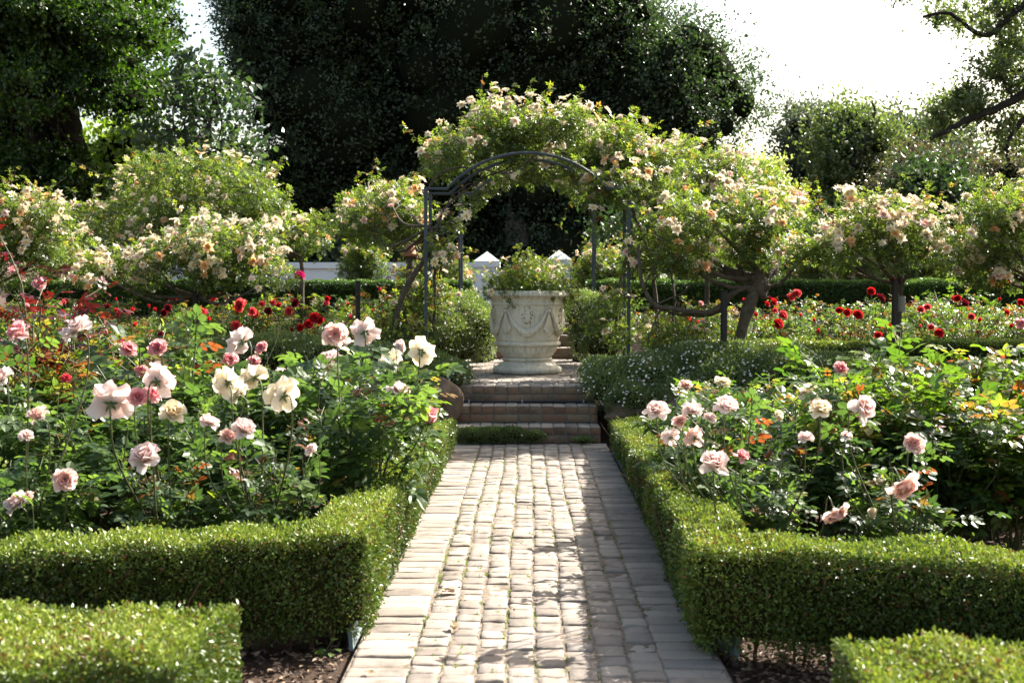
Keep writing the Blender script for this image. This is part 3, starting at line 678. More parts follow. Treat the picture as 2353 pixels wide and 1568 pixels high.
# ------------------------------------------------------------------ white boundary wall
M_wall = solid('whitewashed_plaster', lambda nt: mixc(nt, mth(nt, 'MULTIPLY', noise(nt, 3, 6, .7), .35), (.74, .75, .78), (.52, .53, .55)), .8, .3, lambda nt: bump(nt, noise(nt, 25, 4), .2, .01))
def pillar(px, Y, w, ztop, lab):
    x = P(px, 600, Y)[0]; t = thing('gate_pillar', lab, 'pillar', (x, Y, Z2), group='white wall pillars')
    g = Geo(); g.box((x, Y, (Z2 + ztop - .34) / 2), (w * .86, w * .86, ztop - .34 - Z2)); g.build('shaft', M_wall, t)
    g = Geo(); g.box((x, Y, ztop - .28), (w, w, .13)); V = [(x - w / 2, Y - w / 2, ztop - .213), (x + w / 2, Y - w / 2, ztop - .213), (x + w / 2, Y + w / 2, ztop - .213), (x - w / 2, Y + w / 2, ztop - .213), (x, Y, ztop)]
    g.faces(V, [(0, 1, 4), (1, 2, 4), (2, 3, 4), (3, 0, 4)]); g.build('cap', M_wall, t)
    return x
xl = pillar(1119, 26, .56, 2.35, 'white gate pillar with a pyramid cap, seen through the arch left of the urn plants')
xr = pillar(1284, 26, .55, 2.38, 'white gate pillar with a pyramid cap, seen through the arch right of the urn plants')
xf = pillar(372, 26, .62, 2.45, 'white pillar with a pyramid cap half hidden behind the left umbrella rose')
t = thing('boundary_wall', 'low whitewashed garden wall behind the roses on the left', 'wall', (-4, 26, Z2))
g = Geo(); g.box(((xf + xl) / 2, 26, (Z2 + 1.98) / 2), (xl - xf - .5, .24, 1.98 - Z2)); g.build('wall_face', M_wall, t)
g = Geo(); g.box(((xf + xl) / 2, 26, 2.045), (xl - xf - .5, .36, .13)); g.build('coping', M_wall, t)

# ------------------------------------------------------------------ daisy ground cover
def mound(name, lab, clumps, seed, n, nd, zb, leaf=.03, cat='daisies'):
    rs = np.random.RandomState(seed); cl = np.array(clumps); w = cl[:, 3] * cl[:, 5]; w = w / w.sum()
    i = rs.choice(len(cl), n, p=w); d = rdir(rs, n); d[:, 2] = np.where(d[:, 2] < -.2, -d[:, 2] * rs.choice([1, -1], n, p=[.6, .4]), d[:, 2]); d = norm(d)
    rr = np.clip(1 - np.abs(rs.normal(0, .12, n)) + rs.exponential(.04, n), 0, 1.3)
    p = cl[i, :3] + d * cl[i, 3:6] * rr[:, None]; p[:, 2] = np.maximum(p[:, 2], zb + .005)
    A = norm(d * .6 + rdir(rs, n) * .7 + [0, 0, .7])
    t = thing(name, lab, cat, (cl[0, 0], cl[0, 1], zb))
    g = Geo(); g.inst(T_dia, p, A, rdir(rs, n) + d, leaf * rs.uniform(.6, 1.5, n), .30, np.clip(rs.beta(2, 2, n) + .2 * np.sin(p[:, 0] * 9) * np.sin(p[:, 2] * 12 + p[:, 1] * 5), 0, 1))
    rb = [g.blob(c[:3], c[3:6] * .62, rs, .15, 8, 12, rnd=.05, mat=1) for c in cl]
    g.build('foliage', [M_daisy, M_core], t).__setitem__('kind', 'stuff')
    nd = int(nd * .6); i = rs.choice(len(cl), nd, p=w); d = rdir(rs, nd); d[:, 2] = np.abs(d[:, 2]) * .9 - .1; d[:, 1] -= .25; d = norm(d)
    p = cl[i, :3] + d * cl[i, 3:6] * rs.uniform(1.02, 1.18, nd)[:, None]; ok = p[:, 2] > zb + .02; p, d = p[ok], d[ok]
    Nn = norm(d * .5 + [0, -.35, .6] + rdir(rs, len(p)) * .4); A = np.cross(Nn, rdir(rs, len(p))); L_ = rs.uniform(.017, .026, len(p))
    g = Geo(); g.inst(T_disc, p, A, Nn, L_, 1, rs.uniform(0, 1, len(p))); g.inst(T_dot, p, A, Nn, L_, 1, None, 1)
    o = g.build('daisy_flowers', [M_white, M_yellow], t); o['kind'] = 'stuff'
    return t
def cl(px, py, Y, rx, ry=None, rz=None): q = P(px, py, Y); return [*q, rx, ry or rx, rz or rx * .8]
mound('daisy_mound', 'big mound of tiny white daisies spilling over the right of the brick steps',
      [cl(1420, 892, 11.9, .34, .42, .30), cl(1375, 865, 12.2, .2, .3, .2), cl(1500, 885, 11.9, .40, .4, .32), cl(1600, 860, 12.0, .42, .4, .32), cl(1700, 845, 12.0, .4, .4, .26), cl(1450, 925, 11.5, .26, .2, .2), cl(1560, 920, 11.5, .35, .2, .2), cl(1650, 890, 11.7, .35, .3, .26)], 41, 60000, 1500, .05)
mound('daisy_mound', 'low daisy mound running right behind the right rose bed',
      [cl(1800, 860, 11.8, .45, .4, .24), cl(1900, 862, 11.7, .42, .4, .22), cl(2000, 870, 11.6, .42, .4, .2), cl(2110, 875, 11.6, .4, .4, .2), cl(2230, 880, 11.5, .45, .4, .2), cl(2340, 880, 11.5, .4, .4, .2)], 42, 34000, 380, .05)
mound('daisy_mound', 'pale round daisy bush left of the urn under the arch',
      [cl(1062, 735, 15.4, .38, .4, .36), cl(1100, 760, 15.2, .28, .3, .3), cl(1030, 770, 15.0, .3, .3, .3), cl(1062, 800, 15.1, .3, .2, .22), cl(1115, 795, 15.2, .14, .2, .2), cl(1010, 800, 14.8, .25, .2, .22)], 43, 26000, 700, Z1)
mound('daisy_mound', 'shaded daisy bush right of the urn under the arch',
      [cl(1340, 728, 15.8, .34, .4, .34), cl(1395, 745, 15.4, .34, .3, .36), cl(1315, 705, 16.6, .26, .3, .2), cl(1385, 795, 15.2, .3, .2, .24), cl(1345, 785, 15.6, .22, .2, .26)], 44, 24000, 500, Z1)
mound('daisy_mound', 'straggly daisies left of the steps beneath the rose leaves',
      [cl(1025, 865, 12.1, .26, .3, .18), cl(960, 850, 12.1, .4, .3, .2), cl(860, 835, 12.1, .4, .3, .2)], 45, 20000, 260, .3)
mound('daisy_mound', 'loose grassy daisies in front of the short left hedge',
      [cl(640, 815, 11.9, .4, .3, .22), cl(740, 820, 11.9, .4, .3, .2), cl(540, 820, 11.9, .4, .3, .2), cl(400, 825, 11.9, .5, .3, .2)], 46, 22000, 240, .3)
mound('step_creeper', 'small green creeper covering the left half of the lowest brick step',
      [cl(1085, 1003, 11.15, .17, .07, .085), cl(1130, 1000, 11.15, .16, .06, .075), cl(1175, 998, 11.15, .14, .05, .07), cl(1222, 1003, 11.16, .13, .05, .055), cl(1340, 1012, 11.16, .1, .04, .03)], 47, 9000, 26, 0, .022, 'creeper')
# ------------------------------------------------------------------ climbing roses
def in_poly(p, poly):
    x, y = p; c = False; j = len(poly) - 1
    for i in range(len(poly)):
        xi, yi = poly[i]; xj, yj = poly[j]
        if (yi > y) != (yj > y) and x < (xj - xi) * (y - yi) / (yj - yi) + xi: c = not c
        j = i
    return c
def clumps(poly, Y0, dY, n, r0, r1, rs, sq=.8, inset=.45):
    """n clump ellipsoids whose centres fill the outline, spread dY in depth"""
    poly = [tuple(q) for q in poly]; xs = [q[0] for q in poly]; ys = [q[1] for q in poly]; out = []
    tries = 0
    while len(out) < n and tries < n * 400:
        tries += 1
        x, y = rs.uniform(min(xs), max(xs)), rs.uniform(min(ys), max(ys)); Y = Y0 + rs.uniform(-1, 1) * dY; r = rs.uniform(r0, r1)
        rp = r * F / Y * inset
        if all(in_poly((x + rp * a, y + rp * b * sq), poly) for a, b in ((1, 0), (-1, 0), (0, 1), (0, -1))):
            out.append([*P(x, y, Y), r, r, r * sq])
    return np.array(out)
def sample_clumps(cl, n, rs, shell=.16, out=.05):
    w = cl[:, 3] ** 2; i = rs.choice(len(cl), n, p=w / w.sum()); d = rdir(rs, n)
    rr = np.clip(1 - np.abs(rs.normal(0, shell, n)) + rs.exponential(out, n), 0.05, 1.5)
    # lumpy clump surfaces
    ph = rs.uniform(0, 6, len(cl)); rr *= 1 + .16 * np.sin(d[:, 0] * 5 + ph[i]) * np.sin(d[:, 1] * 5 + ph[i]) + .10 * np.sin(d[:, 2] * 9 + ph[i] * 2)
    return cl[i, :3] + d * cl[i, 3:6] * rr[:, None], d, i
def limb(g, a, b, r0, r1, rs, sag=.12, n=8, k=6):
    a, b = np.array(a, float), np.array(b, float); L = np.linalg.norm(b - a); pts = np.linspace(a, b, n)
    off = rs.normal(size=3) * sag * L; off[2] = abs(off[2]) * .3
    t = np.linspace(0, 1, n)[:, None]
    pts = pts + np.sin(t * PI) * off + rs.normal(size=(n, 3)) * .018 * L * np.sin(t * PI)
    g.tube(pts, np.linspace(r0, r1, n), k, caps=False); return pts
def rose_crown(t, cl, n, rs, L=.085, mat=None, nshoot=60, newg=.09, shootlen=.6, tpl=None, shell=.3, up=.75, name='foliage'):
    p, d, i = sample_clumps(cl, n, rs, shell)
    A = norm(d * .7 + rdir(rs, n) * .8 + [0, 0, .1]); N_ = norm([0, 0, up] + rdir(rs, n) * .65 + d * .3)
    h = (p[:, 2] - cl[:, 2].min()) / (np.ptp(cl[:, 2]) + .5)
    rv = rs.beta(2, 2.2, n) * .72 + .1 * (d[:, 2]); rv = np.clip(rv, 0, .78); nw = rs.rand(n) < newg * np.clip(d[:, 2] + .3, 0, 1); rv[nw] = rs.uniform(.8, 1, nw.sum())
    g = Geo(); tp = tpl or C_dia
    g.inst(tp, p, A, N_, L * rs.uniform(.7, 1.25, n), 1, rv)
    tw = Geo(); sp, sd, si = sample_clumps(cl, nshoot, rs, .05)
    for q, dd in zip(sp, sd):
        if dd[2] < -.35: continue
        v = norm(dd * .8 + np.array([0, 0, .7]) + rs.normal(size=3) * .4); ln = shootlen * rs.uniform(.4, 1.1)
        ts = np.linspace(0, 1, 6)[:, None]; pts = q - dd * .08 + v * ln * ts + np.array([0, 0, -1]) * .25 * ln * ts ** 2 + norm(rs.normal(size=3)) * .15 * ln * ts ** 2
        tw.tube(pts, np.linspace(.004, .0015, 6), 4, caps=False)
        m = max(4, int(ln / .035)); tt = rs.uniform(.15, 1, m); pp = q - dd * .08 + v * ln * tt[:, None] + np.array([0, 0, -1]) * .25 * ln * tt[:, None] ** 2
        r_ = np.where(rs.rand(m) < newg * 2.2, rs.uniform(.8, 1, m), rs.uniform(.3, .76, m))
        g.inst(tp, pp, norm(rdir(rs, m) + v * .6), norm(rdir(rs, m) * .5 + [0, 0, 1]), L * rs.uniform(.6, 1.1, m), 1, r_)
    for _ in range(int(n / 55)):
        k = rs.randint(len(cl)); a = cl[k, :3] + rs.normal(size=3) * cl[k, 3] * .2; b = cl[k, :3] + rdir(rs, 1)[0] * cl[k, 3:6] * .95
        limb(tw, a, b, .006, .002, rs, k=4, n=5)
    g.build(name, mat or M_climb, t); tw.build('twigs', M_bark, t)
def add_blooms(t, pts, dirs, dia, rs, pal, nmax=100, name='rose_bloom', pbud=.12):
    order = np.argsort(pts[:, 1]) if len(pts) > nmax else range(len(pts))
    stuff = Geo()
    for c, j in enumerate(order):
        s = dia * rs.uniform(.85, 1.4)
        me = SBUD if rs.rand() < pbud else STAR[rs.randint(4)]
        q = quat_to(norm(np.array(dirs[j]) + rs.normal(size=3) * .35), rs.uniform(0, 6))
        pm = PET[rs.choice(list(pal), p=list(pal.values()))] if me is not SBUD else PET[rs.choice(['apricot', 'peach', 'blush'])]
        if c < nmax: link_mesh(name, me, t, pts[j], q, s * (.55 if me is SBUD else 1), mats=[pm])
        else: rest.append((me, pts[j], q, s * (.55 if me is SBUD else 1)))
    if len(pts) > nmax:
        for me, p0, q, s in rest:
            co = np.empty(len(me.vertices) * 3, np.float32); me.vertices.foreach_get('co', co); co = co.reshape(-1, 3) * s
            M = np.array(q.to_matrix()); co = co @ M.T + np.array(p0)
            lp = np.empty(len(me.loops), np.int32); me.loops.foreach_get('vertex_index', lp)
            tt = np.empty(len(me.polygons), np.int32); me.polygons.foreach_get('loop_total', tt)
            mi = np.empty(len(me.polygons), np.int32); me.polygons.foreach_get('material_index', mi)
            rr = np.empty(len(me.polygons), np.float32); me.attributes['rnd'].data.foreach_get('value', rr)
            stuff.block(co, lp, tt, rr, mi, True)
        o = stuff.build('rose_blooms', [PET['cream'], M_stamen], t); o['kind'] = 'stuff'
        rest.clear()
rest = []
def bloom_pts(cl, n, rs, band=None, clusters=True, tries=40):
    """blooms on the outer, upper, camera-side skin of the crown, often in twos and threes"""
    P_, D_ = [], []
    ctr = cl[:, :3].mean(0)
    while len(P_) < n and tries > 0:
        tries -= 1
        p, d, i = sample_clumps(cl, n * 3, rs, .02, .03)
        for q, dd in zip(p, d):
            if dd[2] * .9 - dd[1] * .75 < .3: continue
            # inside another clump?
            v = (q - cl[:, :3]) / cl[:, 3:6]
            if ((v ** 2).sum(1) < .72).any(): continue
            if band and not band(q): continue
            m = rs.choice([1, 1, 2, 3, 4, 6]) if clusters else 1
            for _ in range(m):
                P_.append(q + dd * .075 + (rs.normal(size=3) * .055 if m > 1 else 0)); D_.append(norm(dd * .4 + np.array([.05, -.5, .45])))
            if len(P_) >= n: break
    return np.array(P_[:n]), np.array(D_[:n])
PALW = dict(cream=.46, buff=.22, blush=.16, apricot=.12, peach=.04)
def rose_tree(name, lab, poly, Y, dY, nc, r0, r1, nleaf, nbl, seed, trunk, fork, tr=.035, dia=.09, L=.085, group=None, stake=None, band=None, cat='climbing rose', mat=None, sq=.75, extra=None, **kw):
    rs = np.random.RandomState(seed); cl = clumps(poly, Y, dY, int(nc * 1.15), r0 * .85, r1 * .92, rs, sq, .2)
    if extra is not None: cl = np.vstack([cl, extra])
    base = np.array(trunk[0], float)
    t = thing(name, lab, cat, tuple(base), group=group)
    rose_crown(t, cl, nleaf, rs, L, mat, **kw)
    g = Geo(); tp = curve(trunk, 14); g.tube(tp, np.linspace(tr * 1.15, tr * .8, 14) * (1 + .12 * rs.normal(size=14)), 9)
    f = tp[-1]
    idx = rs.choice(len(cl), min(len(cl), fork), replace=False)
    for k in idx:
        e = cl[k, :3]; mid = f + (e - f) * .5 + np.array([0, 0, -.10 * np.linalg.norm(e - f)])
        pts = curve([f, mid + rs.normal(size=3) * .05, e], 9); g.tube(pts, np.linspace(tr * .62, .008, 9), 7, caps=False)
        for _ in range(3): limb(g, pts[rs.randint(4, 8)], cl[k, :3] + rdir(rs, 1)[0] * cl[k, 3] * .8, .009, .003, rs, k=5)
    g.build('trunk', M_bark, t)
    bp, bd = bloom_pts(cl, int(nbl * 1.4), rs, band)
    if len(bp): add_blooms(t, bp, bd, dia, rs, PALW)
    return t, cl
def zt(px, py, Y, z=None):
    q = P(px, py, Y)
    if z is not None: q[2] = z
    return q
UMB = 'apricot climbing roses trained as small trees'
rose_tree('climbing_rose', 'tall domed apricot climbing rose at the left, its top against the dark tree',
          [(170, 470), (215, 430), (270, 385), (330, 360), (400, 352), (470, 350), (530, 378), (590, 430), (640, 470), (720, 510), (790, 545), (760, 590), (640, 580), (500, 560), (380, 560), (250, 560), (190, 540)], 17, .9, 62, .16, .36, 8200, 175, 101,
          [zt(690, 700, 17, Z1), zt(694, 640, 17), zt(690, 590, 17)], 12, .03, dia=.095, L=.095, group=UMB, nshoot=200)
rose_tree('climbing_rose', 'flat umbrella shaped cream rose on a dark stake in front of the tall left dome',
          [(195, 600), (240, 580), (330, 580), (380, 530), (450, 510), (560, 510), (620, 540), (665, 570), (655, 640), (560, 665), (440, 672), (330, 660), (230, 655), (200, 630)], 12.3, .6, 36, .11, .23, 4600, 165, 102,
          [zt(453, 870, 12.3, Z1), zt(452, 760, 12.3), zt(452, 680, 12.3)], 12, .03, dia=.105, L=.075, group=UMB, nshoot=70, band=lambda q: q[2] > 1.5)
rose_tree('climbing_rose', 'wide apricot climbing rose cut by the left edge of the view behind dark red leaves',
          [(-160, 470), (-60, 455), (40, 462), (110, 485), (170, 520), (205, 570), (200, 640), (120, 660), (0, 665), (-160, 660)], 12.8, .6, 44, .13, .26, 5200, 150, 103,
          [zt(-40, 870, 12.8, Z1), zt(-45, 760, 12.8), zt(-50, 670, 12.8)], 10, .035, dia=.105, L=.08, group=UMB, nshoot=80)
# twisted old rose right of the arch
rose_tree('climbing_rose', 'old apricot climbing rose with a thick twisted trunk right of the arch',
          [(1500, 520), (1560, 470), (1640, 450), (1720, 455), (1790, 480), (1850, 520), (1870, 580), (1800, 640), (1760, 610), (1700, 600), (1640, 625), (1560, 625), (1500, 590)], 12.4, .6, 42, .11, .23, 4300, 120, 104,
          [zt(1692, 800, 12.3, Z1), zt(1700, 780, 12.3), zt(1722, 700, 12.3), zt(1745, 655, 12.3), zt(1760, 640, 12.35)], 8, .062, dia=.10, L=.08, group=UMB, nshoot=70, stake=None)
rs = np.random.RandomState(7); g = Geo(); f = zt(1742, 660, 12.3)
for pts, r in (([f, zt(1690, 668, 12.25), zt(1640, 715, 12.2), zt(1570, 712, 12.1), zt(1505, 700, 12.1), zt(1475, 650, 12.1), zt(1465, 560, 12.2)], .034),
               ([zt(1690, 672, 12.25), zt(1640, 720, 12.25), zt(1560, 722, 12.2), zt(1500, 705, 12.2)], .022),
               ([f, zt(1660, 655, 12.2), zt(1600, 625, 12.2), zt(1545, 590, 12.2)], .024), ([f, zt(1680, 640, 12.3), zt(1620, 618, 12.3), zt(1590, 640, 12.3)], .018),
               ([f, zt(1738, 600, 12.3), zt(1722, 540, 12.3), zt(1725, 470, 12.3)], .034), ([zt(1726, 560, 12.3), zt(1745, 510, 12.3), zt(1750, 460, 12.3)], .02),
               ([f, zt(1790, 650, 12.4), zt(1840, 600, 12.5), zt(1900, 555, 12.5), zt(1990, 550, 12.5)], .022),
               ([zt(1520, 705, 12.1), zt(1495, 760, 12.1), zt(1488, 800, 12.1)], .010), ([zt(1560, 705, 12.1), zt(1545, 660, 12.1), zt(1540, 560, 12.1)], .010),
               ([zt(1500, 700, 12.1), zt(1580, 660, 12.1), zt(1620, 560, 12.1)], .009), ([zt(1475, 660, 12.1), zt(1500, 620, 12.1), zt(1520, 540, 12.1)], .010)):
    c = curve(pts, 22) + rs.normal(size=(22, 3)) * .006; g.tube(c, np.linspace(r, r * .5, 22), 8, caps=False)
g.blob(f, (.11, .10, .09), rs, .5, 12, 16, freq=3)
g.build('limbs', M_bark, bpy.data.objects['climbing_rose.003'])
rose_tree('climbing_rose', 'apricot climbing rose behind the twisted one, sloping right under the bright sky',
          [(1480, 360), (1530, 330), (1600, 355), (1680, 372), (1750, 400), (1830, 440), (1870, 490), (1840, 540), (1700, 520), (1560, 500), (1500, 470)], 15.6, .8, 44, .14, .30, 6000, 160, 105,
          [zt(1620, 700, 15.6, Z1), zt(1625, 640, 15.6), zt(1620, 560, 15.6)], 10, .035, dia=.105, L=.09, group=UMB, nshoot=80)
rose_tree('climbing_rose', 'apricot rose tree tied to a pale wrapped trunk, second from the right edge',
          [(1850, 570), (1890, 520), (1945, 475), (1990, 458), (2085, 462), (2160, 500), (2215, 560), (2180, 615), (2100, 600), (2060, 625), (1990, 600), (1930, 625), (1870, 600)], 12.2, .5, 40, .10, .21, 3400, 120, 106,
          [zt(2068, 830, 12.2, Z1), zt(2066, 740, 12.2), zt(2070, 655, 12.2)], 12, .026, dia=.11, L=.075, group=UMB, nshoot=50, band=lambda q: q[2] > 1.9)
rose_tree('climbing_rose', 'broad apricot climbing rose cut by the right edge of the view',
          [(2150, 560), (2190, 500), (2240, 480), (2300, 425), (2350, 415), (2450, 400), (2500, 500), (2500, 640), (2350, 650), (2230, 640), (2170, 600)], 12.6, .6, 46, .13, .26, 5200, 140, 107,
          [zt(2400, 830, 12.6, Z1), zt(2395, 740, 12.6), zt(2390, 655, 12.6)], 10, .035, dia=.11, L=.08, group=UMB, nshoot=80)
rose_tree('climbing_rose', 'apricot climbing rose reaching left from the arch over a terracotta topped post',
          [(765, 490), (800, 460), (860, 448), (900, 430), (945, 420), (965, 440), (968, 480), (955, 540), (920, 560), (850, 560), (800, 545), (760, 520)], 15.2, .8, 38, .12, .25, 4300, 100, 108,
          [zt(905, 800, 12.9, Z1), zt(905, 770, 12.9), zt(925, 680, 12.9), zt(958, 620, 12.9), zt(985, 580, 12.9), zt(992, 520, 13.0)], 9, .030, dia=.10, L=.085, group=UMB, nshoot=70, up=.8)
# arch rose: shell over the tunnel between both arches
rs = np.random.RandomState(109)
cla = clumps([(985, 400), (1000, 320), (1030, 285), (1090, 255), (1170, 245), (1260, 240), (1340, 262), (1420, 290), (1500, 310), (1550, 350), (1560, 420), (1480, 430), (1400, 390), (1330, 360), (1210, 350), (1100, 350), (1040, 380), (1000, 410)], 13.7, .55, 66, .13, .24, rs, .8)
clb = clumps([(1050, 330), (1120, 285), (1220, 262), (1320, 275), (1400, 320), (1420, 380), (1340, 380), (1210, 365), (1090, 385)], 19.5, .6, 34, .16, .34, rs, .8)
sides = clumps([(1440, 430), (1560, 400), (1600, 450), (1590, 560), (1530, 640), (1480, 700), (1400, 690), (1370, 600), (1400, 560), (1440, 520)], 13.0, .35, 22, .09, .19, rs, .9)
left = clumps([(985, 400), (1050, 420), (1075, 460), (1045, 560), (1010, 640), (975, 640), (965, 560)], 13.1, .3, 5, .08, .15, rs, .9)
under = clumps([(1330, 375), (1440, 420), (1440, 520), (1400, 500), (1370, 450), (1320, 410)], 14.0, .8, 10, .08, .14, rs, .9)
bowr = clumps([(1290, 350), (1400, 370), (1470, 430), (1450, 490), (1395, 450), (1330, 400)], 13.0, .4, 16, .07, .13, rs, .8, .2)
bowb = clumps([(1065, 400), (1100, 372), (1200, 350), (1310, 372), (1350, 410), (1340, 440), (1290, 395), (1200, 378), (1110, 400), (1070, 440)], 13.7, .4, 14, .06, .11, rs, .8, .2)
_R = (.86 ** 2 + .38 ** 2) / (2 * .38); _a0 = math.asin(.86 / _R); zb_ = Z2 + 2.04
hoop = np.array([[_R * math.sin(a) + rs.normal() * .04, 19.2 + rs.uniform(-.2, .8), zb_ + .38 - _R + _R * math.cos(a) + rs.uniform(-.10, .06), *([rs.uniform(.08, .16)] * 3)] for a in np.linspace(-_a0, _a0, 26)])
drape = np.array([[*P(x, y, 13.2 + rs.uniform(-.3, .5)), r_, r_, r_ * 1.1] for x, y, r_ in ((1325, 425, .09), (1345, 460, .09), (1362, 500, .08), (1380, 450, .10), (1395, 520, .08), (1372, 540, .06), (1060, 470, .06), (1048, 520, .06))])
cla = np.vstack([cla, clb, sides, left, under, bowr, bowb, hoop, drape])
t = thing('arch_rose', 'large apricot climbing rose smothering the metal arches over the urn', 'climbing rose', (1.2, 13, Z1))
rose_crown(t, cla, 20000, rs, .085, nshoot=300, newg=.10, shootlen=.6)
g = Geo()
for pts, r in (([zt(1520, 760, 13.0, Z1), zt(1500, 640, 13.1), zt(1470, 520, 13.2), zt(1420, 430, 13.4), zt(1340, 375, 13.8), zt(1240, 352, 14)], .026),
               ([zt(1410, 760, 13.0, Z1), zt(1425, 640, 13.1), zt(1455, 540, 13.2), zt(1400, 420, 13.6), zt(1300, 362, 14.2)], .02),
               ([zt(992, 780, 13.0, Z1), zt(1000, 640, 13.0), zt(996, 540, 13.0), zt(1030, 470, 13.2), zt(1090, 425, 13.5), zt(1180, 380, 13.8)], .02),
               ([zt(978, 460, 12.9), zt(990, 420, 12.9), zt(1020, 392, 12.9), zt(1080, 385, 12.9), zt(1170, 400, 13.0), zt(1210, 370, 13.1), zt(1260, 350, 13.2)], .013),
               ([zt(1010, 640, 13.0), zt(1020, 560, 13.0), zt(1012, 500, 13.0), zt(1050, 440, 13.2), zt(1100, 415, 13.4)], .012),
               ([zt(985, 590, 13.0), zt(1030, 580, 13.0), zt(1025, 600, 13.1), zt(1000, 625, 13.1)], .009),
               ([zt(1540, 740, 12.9, Z1), zt(1545, 640, 13.0), zt(1500, 540, 13.1), zt(1480, 440, 13.3)], .016),
               ([zt(1290, 352, 13.6), zt(1360, 380, 13.5), zt(1420, 440, 13.4), zt(1450, 500, 13.4)], .014)):
    c = curve(pts, 26) + rs.normal(size=(26, 3)) * .008; g.tube(c, np.linspace(r, r * .4, 26), 7, caps=False)
for _ in range(60):
    k = rs.randint(len(cla)); limb(g, cla[k, :3], cla[k, :3] + rs.normal(size=3) * .16, .010, .004, rs)
g.build('stems', M_bark, t)
bp, bd = bloom_pts(cla, 680, rs); add_blooms(t, bp, bd, .10, rs, PALW, 100)
# smaller shrubs on the upper terrace and beside the arch
def shrub(name, lab, cls, n, nb, seed, L=.08, pal=None, dia=.09, mat=None, cat='rose bush', group=None, **kw):
    rs = np.random.RandomState(seed); cls = np.array(cls)
    t = thing(name, lab, cat, (cls[:, 0].mean(), cls[:, 1].mean(), kw.pop('zb', Z2)), group=group)
    rose_crown(t, cls, n, rs, L, mat, **kw)
    if nb:
        bp, bd = bloom_pts(cls, nb, rs)
        if len(bp): add_blooms(t, bp, bd, dia, rs, pal or PALW)
    return t
UPG = 'rose bushes on the upper terrace'
shrub('rose_bush', 'pale green rose bush standing before the white wall', [cl(830, 605, 21.5, .28, rz=.4), cl(810, 625, 21.5, .24, rz=.3), cl(855, 615, 21.5, .26, rz=.3), cl(835, 580, 21.5, .18)], 2600, 8, 120, newg=.05, nshoot=40, group=UPG)
for i, (x0, y0, Y, lab) in enumerate([(1005, 620, 21.5, 'apricot rose bush behind the left posts of the arch'), (1035, 640, 21.8, 'apricot rose bush against the left gate pillar'), (950, 640, 21.6, 'straggly apricot rose bush right of the pale green one'),
                                      (1380, 615, 21.5, 'apricot rose bush right of the right gate pillar'), (1400, 615, 21.3, 'apricot rose bush behind the right posts of the arch'), (1230, 640, 22.5, 'low rose bush between the gate pillars behind the urn'),
                                      (1480, 610, 21.5, 'tangled rose bush to the right behind the arch'),
                                      (1620, 610, 21.5, 'rose bush behind the twisted rose trunk on the upper terrace'), (1860, 600, 21.5, 'rose bush on the upper terrace between the two right rose trees'), (1980, 605, 21.5, 'rose bush on the upper terrace behind the wrapped trunk'), (2200, 600, 21.5, 'rose bush on the upper terrace near the right edge'),
                                      (480, 620, 21.5, 'rose bush on the upper terrace behind the left umbrella rose'), (150, 620, 21.5, 'rose bush on the upper terrace at the far left'), (1740, 600, 21.8, 'bushy rose on the upper terrace right of the twisted trunk'), (2090, 600, 21.8, 'bushy rose right of the wrapped trunk on the upper terrace'), (2310, 600, 21.8, 'bushy rose on the upper terrace at the right edge'), (330, 640, 21.5, 'low rose on the upper terrace in front of the left pillar')]):
    rs = np.random.RandomState(130 + i)
    shrub('rose_bush', lab, [cl(x0 + rs.uniform(-25, 25), y0 + rs.uniform(-15, 25), Y + rs.uniform(-.3, .3), rs.uniform(.22, .4)) for _ in range(5)] + [cl(x0, y0 + 30, Y, .4)], 1700, 16, 150 + i, L=.09, nshoot=36, newg=.15, group=UPG)
t = shrub('urn_rose', 'low apricot rose planted in the stone urn, spilling over its rim', [[-.22, UY, 1.55, .26, .24, .18], [.0, UY, 1.62, .28, .26, .22], [.25, UY, 1.57, .26, .24, .19], [0.02, UY, 1.80, .07, .07, .12], [-.38, UY - .1, 1.46, .14, .14, .09], [.42, UY - .05, 1.46, .15, .14, .11], [-.1, UY - .3, 1.46, .22, .14, .10], [.16, UY - .28, 1.48, .22, .14, .12], [-.17, UY - .44, 1.38, .06, .05, .09], [.52, UY - .1, 1.36, .08, .08, .10]],
          2600, 13, 160, L=.06, nshoot=46, newg=.10, shootlen=.24, dia=.085, zb=1.42, cat='rose plant')
shrub('rose_bush', 'dangling spray of apricot roses beside the front right post of the arch', [cl(1365, 735, 12.9, .10), cl(1352, 750, 12.9, .07), cl(1400, 700, 13.0, .14), cl(1425, 770, 12.9, .18)], 700, 12, 161, L=.06, nshoot=14, zb=Z1, dia=.10)
shrub('rose_bush', 'leafy young rose behind the daisies at the foot of the twisted trunk', [cl(1560, 770, 12.3, .2), cl(1520, 780, 12.3, .16), cl(1600, 785, 12.3, .16)], 900, 4, 162, L=.06, nshoot=14, zb=Z1)
shrub('rose_bush', 'apricot rose growing at the foot of the front left arch posts', [cl(970, 740, 13.2, .24), cl(950, 700, 13.3, .22), cl(1000, 700, 13.4, .2), cl(985, 660, 13.4, .18), cl(940, 770, 13, .26), cl(890, 760, 13.2, .26)], 1900, 12, 163, L=.08, nshoot=40, newg=.3, zb=Z1, dia=.09)

